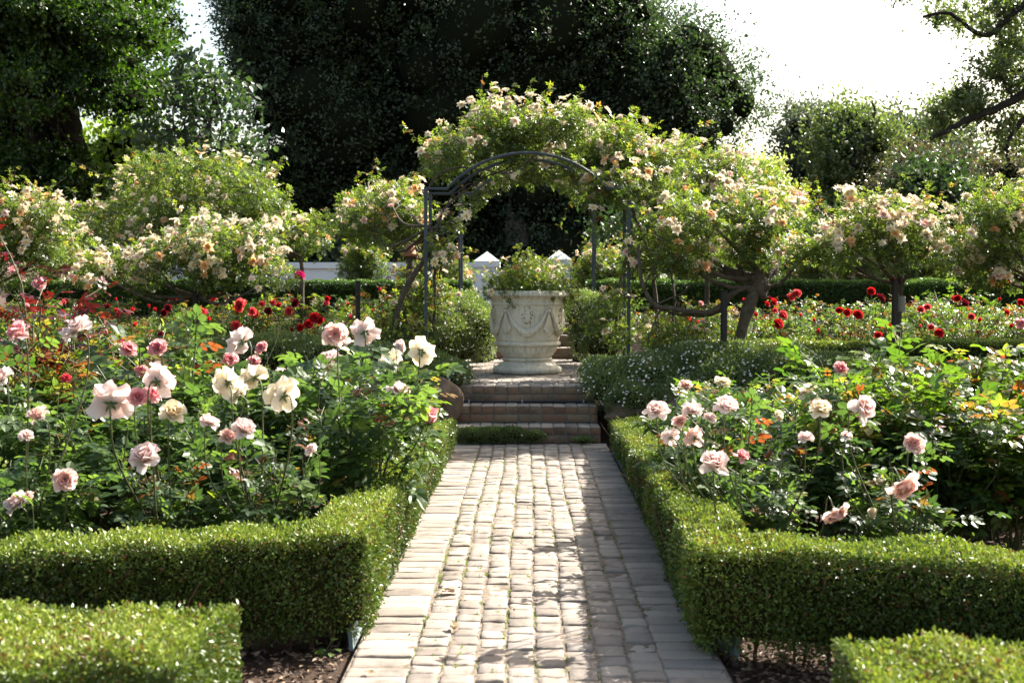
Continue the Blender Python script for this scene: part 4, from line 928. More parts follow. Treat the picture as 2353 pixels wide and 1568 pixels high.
# ------------------------------------------------------------------ stakes and posts
M_stake = solid('tarred_stake', (.018, .014, .012), .8)
for px, y1, y0, Y, w, lab in ((822, 645, 800, 12.9, .045, 'dark wooden stake standing in the left middle rose bed'), (1663, 668, 800, 12.05, .05, 'dark wooden stake left of the twisted rose trunk'),
                             (447, 640, 800, 12.25, .045, 'dark stake supporting the umbrella rose'), (2056, 640, 810, 12.1, .045, 'dark stake tied to the pale trunk near the right edge')):
    a = zt(px, y1, Y); g = Geo(); g.box((a[0], a[1], (a[2] + Z1 - .05) / 2), (w, w, a[2] - Z1 + .05), .3); tag(g.build('garden_stake', M_stake), lab, 'stake', 'dark garden stakes')
t = thing('support_post', 'round brown post topped with an upturned terracotta pot left of the arch', 'post', tuple(zt(941, 700, 14, Z1)))
a = zt(941, 585, 14); g = Geo(); g.tube([(a[0], 14, Z1), (a[0], 14, a[2])], .045, 10); g.build('pole', M_bark, t)
g = Geo(); g.lathe([(.0, .12), (.05, .12), (.055, .10), (.075, .02), (.09, .02), (.09, -.02), (.07, -.02), (.03, .0)], 20, (a[0], 14, a[2])); g.build('pot', solid('terracotta', (.32, .14, .07), .8), t)
g = Geo(); a = zt(2068, 700, 12.2); g.tube([a + [0, 0, -.07], a + [0, 0, .09]], .05, 14)
g.build('trunk_wrap', solid('hessian_wrap', (.22, .2, .17), .9), bpy.data.objects['climbing_rose.005'])

# ------------------------------------------------------------------ bush roses
def bush_mesh(seed, hgt, spread, ncane, L, newg, tpl, nsh=6, yellow=False, low=.3):
    rs = np.random.RandomState(seed); st = Geo(); Pp, Aa, Nn, Rv, Ls = [], [], [], [], []
    for c in range(ncane):
        az = 2 * PI * c / ncane + rs.uniform(-.4, .4); h = hgt * rs.uniform(.68, 1.06); out = spread * rs.uniform(.25, 1.0)
        b = np.array([math.cos(az), math.sin(az), 0]); t = np.linspace(0, 1, 8)[:, None]
        pts = b * .05 + b * out * t ** 1.3 + np.array([0, 0, 1.0]) * h * t + rs.normal(size=3) * .05 * np.sin(t * PI) + rs.normal(size=(8, 3)) * .008
        st.tube(pts, np.linspace(.0085, .0035, 8) * (L / .11) ** .3, 5, caps=False)
        def leaves(q0, q1, m, tip):
            for _ in range(m):
                f = rs.rand(); q = q0 * (1 - f) + q1 * f; v = norm(rdir(rs, 1)[0] * [1, 1, .4] + norm(q1 - q0) * .5)
                Pp.append(q); Aa.append(v); Nn.append(norm(np.array([0, 0, 1]) + rs.normal(size=3) * .42))
                nw = rs.rand() < newg * tip; Rv.append(rs.uniform(.79, 1) if nw else np.clip(rs.beta(2, 2.4) * .74, 0, .76)); Ls.append(L * rs.uniform(.7, 1.25) * (1 if not nw else .85))
        for s in range(nsh):
            f = low + (1 - low) * (s + rs.rand()) / nsh; k = f * 7; i = min(int(k), 6); q = pts[i] * (1 - (k - i)) + pts[i + 1] * (k - i)
            v = norm(rdir(rs, 1)[0] * [1, 1, .3] + b * .4 + [0, 0, .55]); ln = rs.uniform(.10, .26) * (hgt ** .5)
            e = q + v * ln; st.tube([q, q + v * ln * .5 + [0, 0, .01], e + [0, 0, .02]], [.004, .003, .002], 4, caps=False)
            leaves(q, e, rs.randint(4, 7), f ** 2)
        leaves(pts[-2], pts[-1], 3, 1.4); leaves(pts[3], pts[-1], 3, .4)
    g = Geo(); g.inst(tpl, np.array(Pp), np.array(Aa), np.array(Nn), np.array(Ls), 1, np.array(Rv))
    return st.mesh('canes', M_stem), g.mesh('foliage', M_rose_y if yellow else M_rose)
def place_bush(meshes, x, y, z, rz, s, lab, group, name='rose_bush'):
    t = thing(name, lab, 'rose bush', (x, y, z), rz, s, group)
    link_mesh('canes', meshes[0], t, local=True); link_mesh('foliage', meshes[1], t, local=True); return t
FB = [bush_mesh(200 + i, 1.0, .42, 12, .165, nw, C_oval, 6) for i, nw in enumerate((.03, .08, .03, .12))]
FY = [bush_mesh(220 + i, 1.0, .34, 14, .15, nw, C_oval, 7, yellow=True) for i, nw in enumerate((.25, .15, .35))]
FO = [bush_mesh(230 + i, 1.0, .38, 13, .10, .9, C_oval, 7, yellow=True) for i in range(2)]
MB = [bush_mesh(240 + i, .8, .34, 11, .10, nw, C_leaf, 6) for i, nw in enumerate((.3, .7, .4, .55))] + [bush_mesh(250, .8, .34, 11, .1, .3, C_leaf, 6, yellow=True)]
ORD = ['first', 'second', 'third', 'fourth', 'fifth', 'sixth', 'seventh', 'eighth', 'ninth', 'tenth', 'eleventh', 'twelfth']
bushes = []
def row(side, r, y, x0, dx, n, hs, kinds, rs, what, bed, grp, z=0.0, jit=.1):
    for i in range(n):
        x = side * (x0 + dx * i + rs.uniform(-jit, jit)); yy = y + rs.uniform(-jit, jit)
        if abs(x) > .45 * yy + .9: continue
        mm = kinds[rs.randint(len(kinds))]
        b = place_bush(mm, x, yy, z - .03, rs.uniform(0, 6), hs * (rs.uniform(.9, 1.1) if z == 0 else rs.uniform(.72, 1.22)), f"{what}, {ORD[i]} from the {'path' if z == 0 else 'urn'}, {ORD[r]} row, {bed} bed", grp, 'rose_bush')
        bushes.append(b)
rs = np.random.RandomState(77)
GL, GR = 'pink rose bushes in the front left bed', 'rose bushes in the front right bed'
row(-1, 0, 5.45, 1.12, .58, 4, .62, FB, rs, 'dark leaved pale pink rose bush', 'front left', GL)
row(-1, 1, 6.2, 1.02, .60, 5, .84, FB, rs, 'glossy green pale pink rose bush', 'front left', GL)
row(-1, 2, 7.0, .96, .62, 5, .98, FB, rs, 'tall green pale pink rose bush', 'front left', GL)
row(-1, 3, 7.9, 1.0, .62, 6, .90, FB + FY, rs, 'mixed green rose bush', 'front left', GL)
row(-1, 4, 8.9, 1.1, .66, 6, .82, FB + FY + FO, rs, 'rose bush with bronze young leaves', 'front left', GL)
row(-1, 5, 10.0, 1.15, .7, 7, .70, FY + FO, rs, 'yellow green rose bush', 'front left', GL)
row(1, 0, 5.55, 1.12, .6, 2, .55, FB, rs, 'low dark leaved pink rose bush', 'front right', GR)
row(1, 1, 6.2, 1.06, .56, 4, .74, FB, rs, 'green pale pink rose bush', 'front right', GR)
row(1, 2, 6.95, 1.1, .56, 5, .80, FB + FY[:1], rs, 'fresh green pale pink rose bush', 'front right', GR)
row(1, 3, 7.8, 1.25, .58, 6, .72, FB[:2] + FY, rs, 'lime green rose bush with upright canes', 'front right', GR)
row(1, 4, 8.8, 1.5, .62, 6, .72, FY + FO[:1], rs, 'yellow green rose bush with upright canes', 'front right', GR)
row(1, 5, 9.8, 1.6, .66, 7, .68, FY + FO[:1], rs, 'yellowish rose bush with orange young leaves', 'front right', GR)
for x, y, s in ((1.95, 6.6, .95), (2.45, 6.9, 1.05), (2.9, 7.3, 1.08), (2.55, 6.2, .9), (2.2, 7.5, 1.0)):
    bushes.append(place_bush(FY[rs.randint(3)], x, y, -.03, rs.uniform(0, 6), s, f'tall yellow green rose bush with bare lower canes, {ORD[len([b for b in bushes if "bare lower" in b["label"]])]} of five, near right edge', GR))
DRK = bush_mesh(260, 1.25, .22, 5, .11, 1.0, C_oval, 5, low=.6)
M_redleaf = leafmat('dark_red_rose_leaf', [(0, (.022, .010, .012)), (.6, (.05, .014, .016)), (1, (.12, .012, .012))], tr=.3, trc=(2.2, .8, .7), rough=.3)
for px_, y_, s_ in ((60, 7.2, 1.12), (170, 7.6, 1.08), (270, 8.2, 1.1), (-20, 7.9, 1.15)):
    bushes.append(place_bush(FO[rs.randint(2)], P(px_, 800, y_)[0], y_, -.03, rs.uniform(0, 6), s_, f'tall rose bush full of bronze young leaves at the far left, {ORD[len([b for b in bushes if "full of bronze" in b["label"]])]} of four', GL))
b = thing('red_leaved_rose', 'tall rose with dark red young leaves and two pink blooms at the left edge', 'rose bush', (P(105, 700, 7.6)[0], 7.6, 0), 0, 1.3); bushes.append(b)
link_mesh('canes', DRK[0], b, local=True); link_mesh('foliage', DRK[1], b, local=True, mats=[M_redleaf])
GML, GMR = 'red rose bushes in the left middle bed', 'red rose bushes in the right middle bed'
for side, bed, grp in ((-1, 'left middle', GML), (1, 'right middle', GMR)):
    for r, (y, x0) in enumerate(((13.6, 1.75), (14.4, 1.7), (15.2, 1.75), (16.0, 1.7), (16.8, 1.8))):
        row(side, r, y, x0, .66, 10, .86 + .03 * r, MB, rs, 'red rose bush', bed, grp, Z1)
# ------------------------------------------------------------------ individual blooms
def lp(zx, zy, sc, ox, oy): return (ox + zx / sc) / 1.0544, (oy + zy / sc) / 1.0544
BL = [(40, 758, 58, 'pink', 'cup'), (178, 755, 74, 'pale', 'open'), (0, 868, 58, 'pale', 'open'), (45, 878, 46, 'pale', 'blown'), (90, 650, 34, 'pink', 'full'), (28, 620, 32, 'pink', 'cup'), (62, 703, 15, 'pink', 'bud'),
      (295, 800, 42, 'pink', 'full'), (362, 797, 46, 'pink', 'full'), (325, 850, 34, 'pink', 'full'), (255, 925, 88, 'pale', 'blown'), (362, 875, 72, 'pale', 'blown'), (318, 910, 46, 'pink', 'full'), (350, 902, 44, 'pink', 'full'),
      (398, 944, 62, 'cream', 'cup'), (85, 950, 50, 'peach', 'cup'), (152, 868, 26, 'rosy', 'full'), (252, 876, 28, 'pink', 'full'), (335, 1050, 74, 'pale', 'open'), (148, 1100, 58, 'peach', 'full'), (40, 1155, 64, 'pale', 'open'), (68, 1138, 22, 'peach', 'bud'),
      (555, 783, 64, 'pale', 'blown'), (600, 797, 33, 'pink', 'full'), (528, 823, 40, 'pink', 'full'), (582, 830, 34, 'pink', 'full'), (522, 878, 64, 'cream', 'blown'), (585, 866, 62, 'cream', 'blown'), (548, 903, 54, 'cream', 'open'), (650, 908, 74, 'cream', 'blown'),
      (650, 862, 44, 'pale', 'open'), (768, 766, 62, 'peach', 'full'), (838, 764, 58, 'pale', 'blown'), (792, 792, 40, 'pale', 'open'), (755, 828, 54, 'pale', 'open'), (898, 832, 54, 'cream', 'blown'), (920, 797, 34, 'pale', 'bud'), (968, 808, 60, 'cream', 'blown'),
      (915, 897, 54, 'pale', 'open'), (988, 955, 46, 'pink', 'bud'), (480, 970, 46, 'pale', 'open'), (560, 985, 56, 'pale', 'open'), (522, 1003, 40, 'peach', 'open'), (715, 1032, 32, 'pale', 'open'), (730, 880, 40, 'pale', 'open'), (0, 790, 22, 'pink', 'full'),
      (275, 788, 22, 'magenta', 'full'), (110, 905, 30, 'pink', 'cup'), (60, 1000, 34, 'pale', 'open'), (640, 700, 14, 'red', 'full'), (440, 868, 24, 'pink', 'full'),
      (1508, 943, 52, 'pale', 'open'), (1590, 942, 50, 'pale', 'open'), (1562, 967, 38, 'peach', 'cup'), (1668, 932, 54, 'pale', 'open'), (1595, 1005, 44, 'peach', 'blown'), (1642, 1060, 72, 'pale', 'cup'), (1985, 935, 66, 'pale', 'cup'), (2100, 1018, 52, 'peach', 'full'),
      (2074, 1112, 76, 'peach', 'open'), (1920, 1180, 66, 'peach', 'full'), (2003, 1178, 28, 'cream', 'bud'), (1862, 905, 48, 'cream', 'blown'), (1540, 1003, 38, 'pale', 'blown'), (1932, 846, 36, 'pink', 'full'), (1576, 885, 34, 'peach', 'cup'), (1660, 878, 38, 'cream', 'open'), (1885, 940, 50, 'cream', 'open'),
      (1705, 1045, 36, 'pink', 'cup'), (1790, 955, 28, 'cream', 'bud'), (1630, 960, 34, 'pale', 'open'), (1850, 1005, 36, 'pale', 'open'), (2050, 925, 24, 'pale', 'open'), (1945, 1000, 26, 'pale', 'open'), (2345, 742, 28, 'pink', 'full'), (2303, 826, 20, 'red', 'bud'), (1720, 925, 20, 'rosy', 'bud'), (2130, 915, 24, 'pink', 'full')]
RED = [(400, 689, 20, 'dark'), (386, 705, 18, 'dark'), (377, 717, 20, 'dark'), (246, 702, 15, 'dark'), (550, 701, 34, 'rosy'), (466, 717, 24, 'rosy'), (542, 747, 25, 'rosy'), (580, 715, 20, 'rosy'), (142, 718, 17, 'red'), (304, 711, 12, 'red'), (356, 711, 12, 'red'), (688, 631, 27, 'magenta'),
       (678, 695, 22, 'dark'), (627, 695, 15, 'rosy'), (602, 697, 15, 'rosy'), (616, 714, 19, 'dark'), (582, 718, 24, 'red'), (664, 714, 22, 'rosy'), (722, 728, 26, 'red'), (735, 735, 22, 'red'), (709, 744, 24, 'red'), (822, 735, 15, 'dark'), (872, 664, 11, 'rosy'), (670, 758, 12, 'dark'), (310, 745, 12, 'red'), (270, 722, 14, 'dark'), (480, 732, 12, 'red'), (500, 700, 10, 'red'), (880, 745, 12, 'rosy'), (690, 752, 18, 'red'),
       (1817, 681, 20, 'rosy'), (1830, 673, 22, 'rosy'), (1779, 693, 19, 'red'), (1763, 698, 14, 'red'), (1788, 743, 27, 'red'), (1799, 722, 23, 'rosy'), (1972, 722, 25, 'red'), (1946, 717, 19, 'red'), (1928, 712, 18, 'red'), (2001, 668, 20, 'red'), (2025, 682, 23, 'dark'), (2050, 642, 17, 'dark'), (2017, 769, 19, 'red'), (2157, 764, 23, 'red'), (2130, 704, 17, 'rosy'), (2199, 684, 19, 'red'), (2216, 695, 21, 'dark'), (2306, 644, 23, 'red'), (2292, 652, 17, 'red'), (2345, 693, 17, 'red'), (2139, 751, 15, 'rosy'),
       (1780, 712, 14, 'rosy'), (1700, 735, 12, 'red'), (1736, 722, 12, 'red'), (1602, 740, 11, 'red'), (1615, 737, 11, 'red'), (1880, 760, 12, 'red'), (2250, 735, 12, 'red'), (1870, 735, 10, 'red')]
rr_ = np.random.RandomState(5)
for _ in range(34):
    x_ = rr_.uniform(120, 900) if rr_.rand() < .45 else rr_.uniform(1560, 2350)
    RED.append((x_, rr_.uniform(680, 770), rr_.choice([9, 12, 14, 17]), rr_.choice(['red', 'rosy', 'rosy', 'red', 'dark', 'pink'])))
stemmat = M_stem
def add_big(px, py, d, colr, mode, Y, cat_i, real):
    rs = np.random.RandomState(1000 + cat_i); q = P(px, py, Y); dia = d / F * Y
    cand = [b for b in bushes if b.location[1] < 12] if Y < 12 else [b for b in bushes if b.location[1] > 12]
    b = min(cand, key=lambda o: (o.location[0] - q[0]) ** 2 + .5 * (o.location[1] - q[1]) ** 2)
    tilt = {'blown': np.array([rs.uniform(-.7, .5), .55, .35]), 'cup': np.array([rs.uniform(-.4, .4), -.4, rs.uniform(.1, .9)]), 'full': np.array([rs.uniform(-.5, .5), -.75, .5]), 'open': np.array([rs.uniform(-.5, .5), -.35, .8]), 'bud': np.array([rs.uniform(-.3, .3), -.1, 1.0])}[mode]
    if mode in ('cup', 'open', 'full') and colr in ('peach', 'cream') and py > 1090 and px > 1200: tilt = np.array([.2, -.5, -.6])      # heavy nodding blooms
    D_ = norm(tilt + rs.normal(size=3) * .12)
    qt = quat_to(D_, rs.uniform(0, 6)); s = dia * {'bud': 1.35, 'cup': 1.0, 'full': 1.02, 'open': .98, 'blown': .95}[mode]
    off = D_ * s * {'bud': .3, 'cup': .25, 'full': .15, 'open': .12, 'blown': .05}[mode]
    o = link_mesh('rose_bloom', BIG[mode][rs.randint(2)], b, q - off, qt, s, mats=[PET[colr]])
    root = np.array(b.location[:]); base = q - off; tgt = root + (base - root) * [.45, .45, .45]; g = Geo()
    v = -D_ * .06
    if D_[2] < 0: v = np.array([0, 0, .05]) + D_ * [-.06, -.06, 0]
    g.tube(curve([base, base + v, base + v + np.array([0, 0, -.12]) + (tgt - base) * .15, tgt], 12), np.linspace(.0026, .0042, 12) * (dia / .1) ** .5, 5, caps=False)
    g.build('flower_stem', M_stem, o)
for i, (px, py, d, c, m) in enumerate(BL):
    real = {'pale': .15, 'cream': .15, 'peach': .14, 'pink': .105}.get(c, .08) * (.8 if m == 'bud' else 1)
    Y = real * F / d; lo = 5.15 if px < 1200 else 5.3
    if py > 1000: hi = (H - .25) * F / (py - 678)
    else: hi = 10.5
    if py > 840: Y *= .82
    if py > 930: hi = min(hi, 5.15 if px < 1200 else 5.2); lo = 5.0
    if 985 < px < 1200 and py > 930: hi = lo = 6.2
    add_big(px, py, d, c, m, min(max(Y, lo), hi), i, real)
for i, (px, py, d, c) in enumerate(RED):
    add_big(px, py, d, c, 'full' if d > 13 else 'bud', 13.15 + (i * .37) % .35, 200 + i, .09)
# small plants at the foot of the front left hedge
for px, py, n, s, lab in ((640, 1450, 9, .07, 'shaded round leaved seedling at the foot of the front left hedge'), (741, 1500, 7, .045, 'tiny leafy seedling on bare soil beside the brick path')):
    q = on_z(px, py + 15, -.03); rs = np.random.RandomState(px); t = thing('seedling', lab, 'seedling', tuple(q)); g = Geo(); st = Geo(); pp = q + np.column_stack([rs.normal(0, s * .8, n), rs.normal(0, s * .6, n), rs.uniform(s * .5, s * 1.8, n)])
    g.inst(T_oval, pp, rdir(rs, n) * [1, 1, .2], norm(rdir(rs, n) * .5 + [0, -.5, 1]), s * rs.uniform(.7, 1, n), .8, rs.uniform(.4, .7, n)); g.build('leaves', M_rose, t)
    for e in pp: st.tube([q, (q + e) / 2 + [0, 0, .01], e], .0015, 4, caps=False)
    st.build('stalks', M_greenstem, t)
M_dry = leafmat('dry_leaf', [(0, (.12, .07, .03)), (.6, (.35, .25, .15)), (1, (.6, .52, .42))], tr=.2, trc=(1, 1, 1), rough=.6)
for i, (px, py, s, rv, lab) in enumerate(((1035, 1360, .085, .9, 'large curled pale fallen leaf left of centre on the path'), (1043, 1445, .05, .5, 'curled brown fallen leaf below the pale one on the path'), (1385, 1293, .05, .1, 'dark brown fallen leaf at the shadow edge on the right of the path'), (1030, 1235, .05, .95, 'small whitish fallen leaf on the left of the path'), (850, 1545, .05, .3, 'brown fallen leaf on the path at its lower left'), (1925, 1545, .14, .6, 'long dry curled leaf on the soil at the lower right'))):
    q = on_z(px, py, .015 if i < 5 else -.02); rs = np.random.RandomState(i); g = Geo()
    for k in range(3 if i < 2 else 1):
        u = np.linspace(0, 1, 8); v = np.linspace(-1, 1, 5); U, V = np.meshgrid(u, v, indexing='ij'); w = np.sin(U * PI) ** .7 * .3
        L_ = np.stack([(U - .5), V * w + .06 * np.sin(U * 7), .25 * V ** 2 * w + .16 * (U - .4) ** 2 + .03 * np.sin(U * 9 + V * 3)], -1).reshape(-1, 3) * s
        a = rs.uniform(0, 6); M = np.array([[math.cos(a), -math.sin(a), 0], [math.sin(a), math.cos(a), 0], [0, 0, 1]]); g.grid(L_ @ M.T + q + [0, 0, .004 + .01 * k], 8, 5, rv)
    tag(g.build('fallen_leaf', M_dry), lab, 'fallen leaf', 'fallen leaves')
# ------------------------------------------------------------------ trees
M_inner = solid('painted_shade_core', (.012, .014, .008), 1.0, 0.0)  # dark colour of solid crown cores, painting the shade inside the tree
def tree(name, lab, cls, n, leaf, mat, seed, trunk, tr, bark=None, core=.72, shell=.18, cat='tree', group=None, limbs=10, tpl=None, w=.55, out=.12, zb=Z2, up=.3, lr=(.7, 1.4), extra_limbs=(), tuft=60):
    rs = np.random.RandomState(seed); base = np.array(trunk[0], float); t = thing(name, lab, cat, tuple(base), group=group)
    # leaves gather in tufts on the clumps
    w_ = cls[:, 3] ** 2; nt_ = int(w_.sum() * tuft); ti = rs.choice(len(cls), nt_, p=w_ / w_.sum()); td = rdir(rs, nt_)
    tc = cls[ti, :3] + td * cls[ti, 3:6] * rs.uniform(.78, 1.16, nt_)[:, None]; tz = rs.uniform(.5, 1.25, nt_) * leaf * 3.2
    n1 = int(n * .78); k = rs.choice(nt_, n1, p=tz ** 2 / (tz ** 2).sum()); dd = rdir(rs, n1) * np.clip(np.abs(rs.normal(0, .55, n1)), 0, 1.6)[:, None]
    ax = norm(td[k] + [0, 0, .35]); along = (dd * ax).sum(1)[:, None]
    p1 = tc[k] + (dd + ax * along * .9) * tz[k][:, None]; d1 = norm(td[k] * .6 + dd)
    p, d, i = sample_clumps(cls, n - n1, rs, shell, out); p = np.vstack([p, p1]); d = np.vstack([d, d1]); i = np.concatenate([i, ti[k]])
    k = p[:, 2] > zb; p, d, i = p[k], d[k], i[k]; m = len(p)
    cv = rs.uniform(-.12, .12, len(cls))
    g = Geo(); A = norm(d * .5 + rdir(rs, m)); N_ = norm(d * .5 + rdir(rs, m) * .9 + [0, 0, up])
    g.inst(tpl or T_dia, p, A, N_, leaf * rs.uniform(*lr, m), w, np.clip(rs.beta(2, 2, m) + cv[i], 0, 1))
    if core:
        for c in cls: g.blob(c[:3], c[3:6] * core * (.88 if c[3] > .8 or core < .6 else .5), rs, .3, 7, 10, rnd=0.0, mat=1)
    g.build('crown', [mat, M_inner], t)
    g = Geo(); tp = curve(trunk, 14); g.tube(tp, np.linspace(tr, tr * .45, 14) * (1 + .05 * rs.normal(size=14)), 12)
    for k in rs.choice(len(cls), min(limbs, len(cls)), replace=False):
        j = rs.randint(6, 13); pts = limb(g, tp[j], cls[k, :3], tr * .35, tr * .08, rs)
        for _ in range(3): limb(g, pts[rs.randint(3, 7)], cls[k, :3] + rdir(rs, 1)[0] * cls[k, 3] * .9, tr * .12, tr * .03, rs, k=5)
    for pts, r in extra_limbs:
        g.tube(curve(pts, 24) + rs.normal(size=(24, 3)) * r * .15, np.linspace(r, r * .4, 24), 8)
    g.build('trunk', bark or M_darkbark, t); return t
rs = np.random.RandomState(301)
big = [(520, -120), (500, 10), (530, 110), (580, 190), (590, 260), (600, 340), (580, 430), (560, 520), (560, 700), (1480, 700), (1560, 420), (1680, 360), (1740, 290), (1735, 190), (1690, 170), (1650, 120), (1640, 50), (1540, 60), (1510, 0), (1480, -120)]
c1 = clumps(big, 33.5, 1.6, 150, .7, 1.7, rs, .95)
edge = clumps([(1400, -60), (1500, -40), (1530, 60), (1640, 40), (1655, 120), (1700, 180), (1745, 180), (1750, 270), (1700, 340), (1560, 400), (1480, 300), (1400, 150)], 33, 1.6, 60, .35, .8, rs, 1.1)
edge2 = clumps([(480, -60), (560, -60), (640, 100), (640, 350), (580, 330), (570, 200), (520, 110)], 33, 1.5, 30, .35, .8, rs, 1.0)
back = clumps([(560, -100), (560, 560), (1600, 560), (1640, 300), (1560, 60), (1480, -100)], 35.8, .5, 60, 1.2, 1.9, rs, .95)
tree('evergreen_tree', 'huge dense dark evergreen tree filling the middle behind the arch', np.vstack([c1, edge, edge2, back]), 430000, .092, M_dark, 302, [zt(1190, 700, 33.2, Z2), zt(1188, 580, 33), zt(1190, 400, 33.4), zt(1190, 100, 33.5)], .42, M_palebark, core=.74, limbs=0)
rs = np.random.RandomState(311)
c = clumps([(-120, -120), (350, -120), (370, 0), (380, 60), (410, 110), (400, 170), (370, 250), (330, 270), (200, 270), (-120, 280)], 28, 2.6, 70, .35, 1.0, rs, .7)
c2 = clumps([(-100, 330), (60, 330), (230, 380), (300, 440), (260, 560), (-100, 560)], 28.5, 1.5, 26, .5, 1.0, rs, .8)
c2b = clumps([(-60, 240), (120, 240), (120, 400), (-60, 400)], 29.0, 1.0, 12, .4, .8, rs, .8)
tree('broadleaf_tree', 'old broadleaf tree with lobed leaves and a dark hollow trunk at the upper left', np.vstack([c, c2, c2b]), 130000, .085, M_oak, 312, [zt(150, 700, 28.5, Z2), zt(145, 420, 28.5), zt(150, 270, 28.5), zt(60, 120, 28), zt(20, -60, 28)], .5, core=.5, shell=.3, limbs=26, tpl=T_leaf, w=.8)
rs = np.random.RandomState(321)
c = clumps([(380, 230), (440, 150), (500, 150), (560, 200), (600, 300), (600, 400), (540, 440), (430, 430), (370, 400), (340, 300)], 26, 1.4, 44, .15, .42, rs, .9, 0)
tree('young_tree', 'slender young tree with sparse round leaves between the two big trees', c, 3300, .13, M_dark, 322, [zt(470, 700, 26, Z2), zt(465, 500, 26), zt(475, 330, 26), zt(500, 190, 26)], .09, core=0, shell=.4, limbs=18, tpl=T_leaf, w=.85)
rs = np.random.RandomState(331)
c = clumps([(200, 330), (300, 320), (370, 370), (400, 470), (200, 480)], 36, 1.5, 20, .6, 1.2, rs, .9)
tree('sunlit_tree', 'sunlit yellow green tree glimpsed low behind the young tree at the left', c, 9000, .2, leafmat('sunlit_leaf', [(0, (.06, .11, .015)), (1, (.20, .26, .03))], tr=.5), 332, [zt(330, 700, 36, Z2), zt(330, 500, 36), zt(330, 350, 36)], .2, core=.6)
# right hand trees
rs = np.random.RandomState(341)
c = clumps([(1790, 480), (1780, 400), (1795, 320), (1815, 280), (1850, 258), (1880, 280), (1900, 330), (1960, 400), (1990, 480)], 40, 1.5, 34, .4, .9, rs, .9)
tree('conifer_tree', 'dark blue green conifer rising left in the group of trees under the bright sky', c, 32000, .13, M_blue, 342, [zt(1850, 700, 40, Z2), zt(1850, 400, 40), zt(1850, 300, 40)], .25, core=.7)
rs = np.random.RandomState(351)
c = clumps([(1885, 300), (1920, 258), (1970, 245), (2010, 262), (2050, 300), (2060, 380), (2020, 450), (1960, 480), (1890, 480), (1870, 420), (1880, 350)], 36, 1.4, 36, .35, .85, rs, .9)
tree('olive_green_tree', 'olive green tree with a forked dark limb, in the middle of the right hand trees', c, 34000, .13, M_right, 352, [zt(1990, 700, 36, Z2), zt(1985, 440, 35), zt(1960, 370, 35), zt(1930, 300, 35.5)], .24, core=.55, shell=.25,
     extra_limbs=[([zt(1960, 380, 34.4), zt(2000, 300, 34.6), zt(2010, 262, 35), zt(2002, 235, 35)], .07)])
rs = np.random.RandomState(361)
c = clumps([(2030, 300), (2060, 262), (2090, 300), (2150, 290), (2230, 320), (2250, 400), (2060, 420)], 44, 1.4, 26, .4, .8, rs, .7)
tree('spreading_tree', 'grey green tree with ragged flat top far behind the bronze shrub', c, 10000, .2, M_blue, 362, [zt(2100, 700, 44, Z2), zt(2090, 420, 44), zt(2060, 300, 44)], .22, core=.6)
rs = np.random.RandomState(371)
c = clumps([(2000, 500), (2030, 410), (2080, 350), (2140, 325), (2200, 325), (2270, 345), (2350, 375), (2460, 400), (2460, 560), (2000, 560)], 29, 1.3, 55, .35, .75, rs, .85)
tree('bronze_shrub', 'wide rounded shrub with bronze tinged leaves at the right', c, 62000, .075, M_bronze, 372, [zt(2200, 700, 29, Z2), zt(2200, 560, 29), zt(2200, 450, 29)], .15, core=.72, cat='shrub')
rs = np.random.RandomState(381)
c = clumps([(2070, 520), (2085, 430), (2110, 395), (2160, 400), (2200, 430), (2230, 520)], 26.5, .6, 14, .3, .55, rs, .9)
tree('laurel_shrub', 'dark glossy green shrub in front of the bronze one', c, 7000, .13, M_dark, 382, [zt(2150, 700, 26.5, Z2), zt(2150, 560, 26.5), zt(2150, 480, 26.5)], .1, core=.7, cat='shrub', tpl=T_leaf)
rs = np.random.RandomState(391)
c = clumps([(1690, 470), (1700, 400), (1745, 375), (1800, 400), (1830, 470)], 27, .8, 12, .25, .5, rs, .8)
tree('pale_shrub', 'pale sunlit feathery shrub glowing below the gap of sky', c, 7000, .09, leafmat('pale_shrub_leaf', [(0, (.12, .15, .05)), (1, (.35, .38, .18))], tr=.5), 392, [zt(1760, 700, 27, Z2), zt(1760, 560, 27), zt(1760, 440, 27)], .08, core=.6, cat='shrub')
rs = np.random.RandomState(401)
Yb = 24
Yl = 23.5
c = np.vstack([clumps(q, Yb, .7, k, .14, .36, rs, .7) for q, k in (
    ([(2140, 40), (2200, 10), (2300, -10), (2400, -10), (2400, 90), (2250, 80), (2180, 75)], 24), ([(2250, 130), (2300, 100), (2400, 80), (2400, 210), (2300, 190), (2230, 190), (2200, 170)], 22),
    ([(2120, 300), (2130, 240), (2180, 215), (2260, 195), (2400, 180), (2400, 230), (2260, 280), (2190, 300), (2150, 320)], 24), ([(2270, 320), (2290, 280), (2400, 250), (2400, 360), (2330, 370)], 12), ([(2000, -40), (2200, -60), (2200, 0), (2140, 10)], 5))])
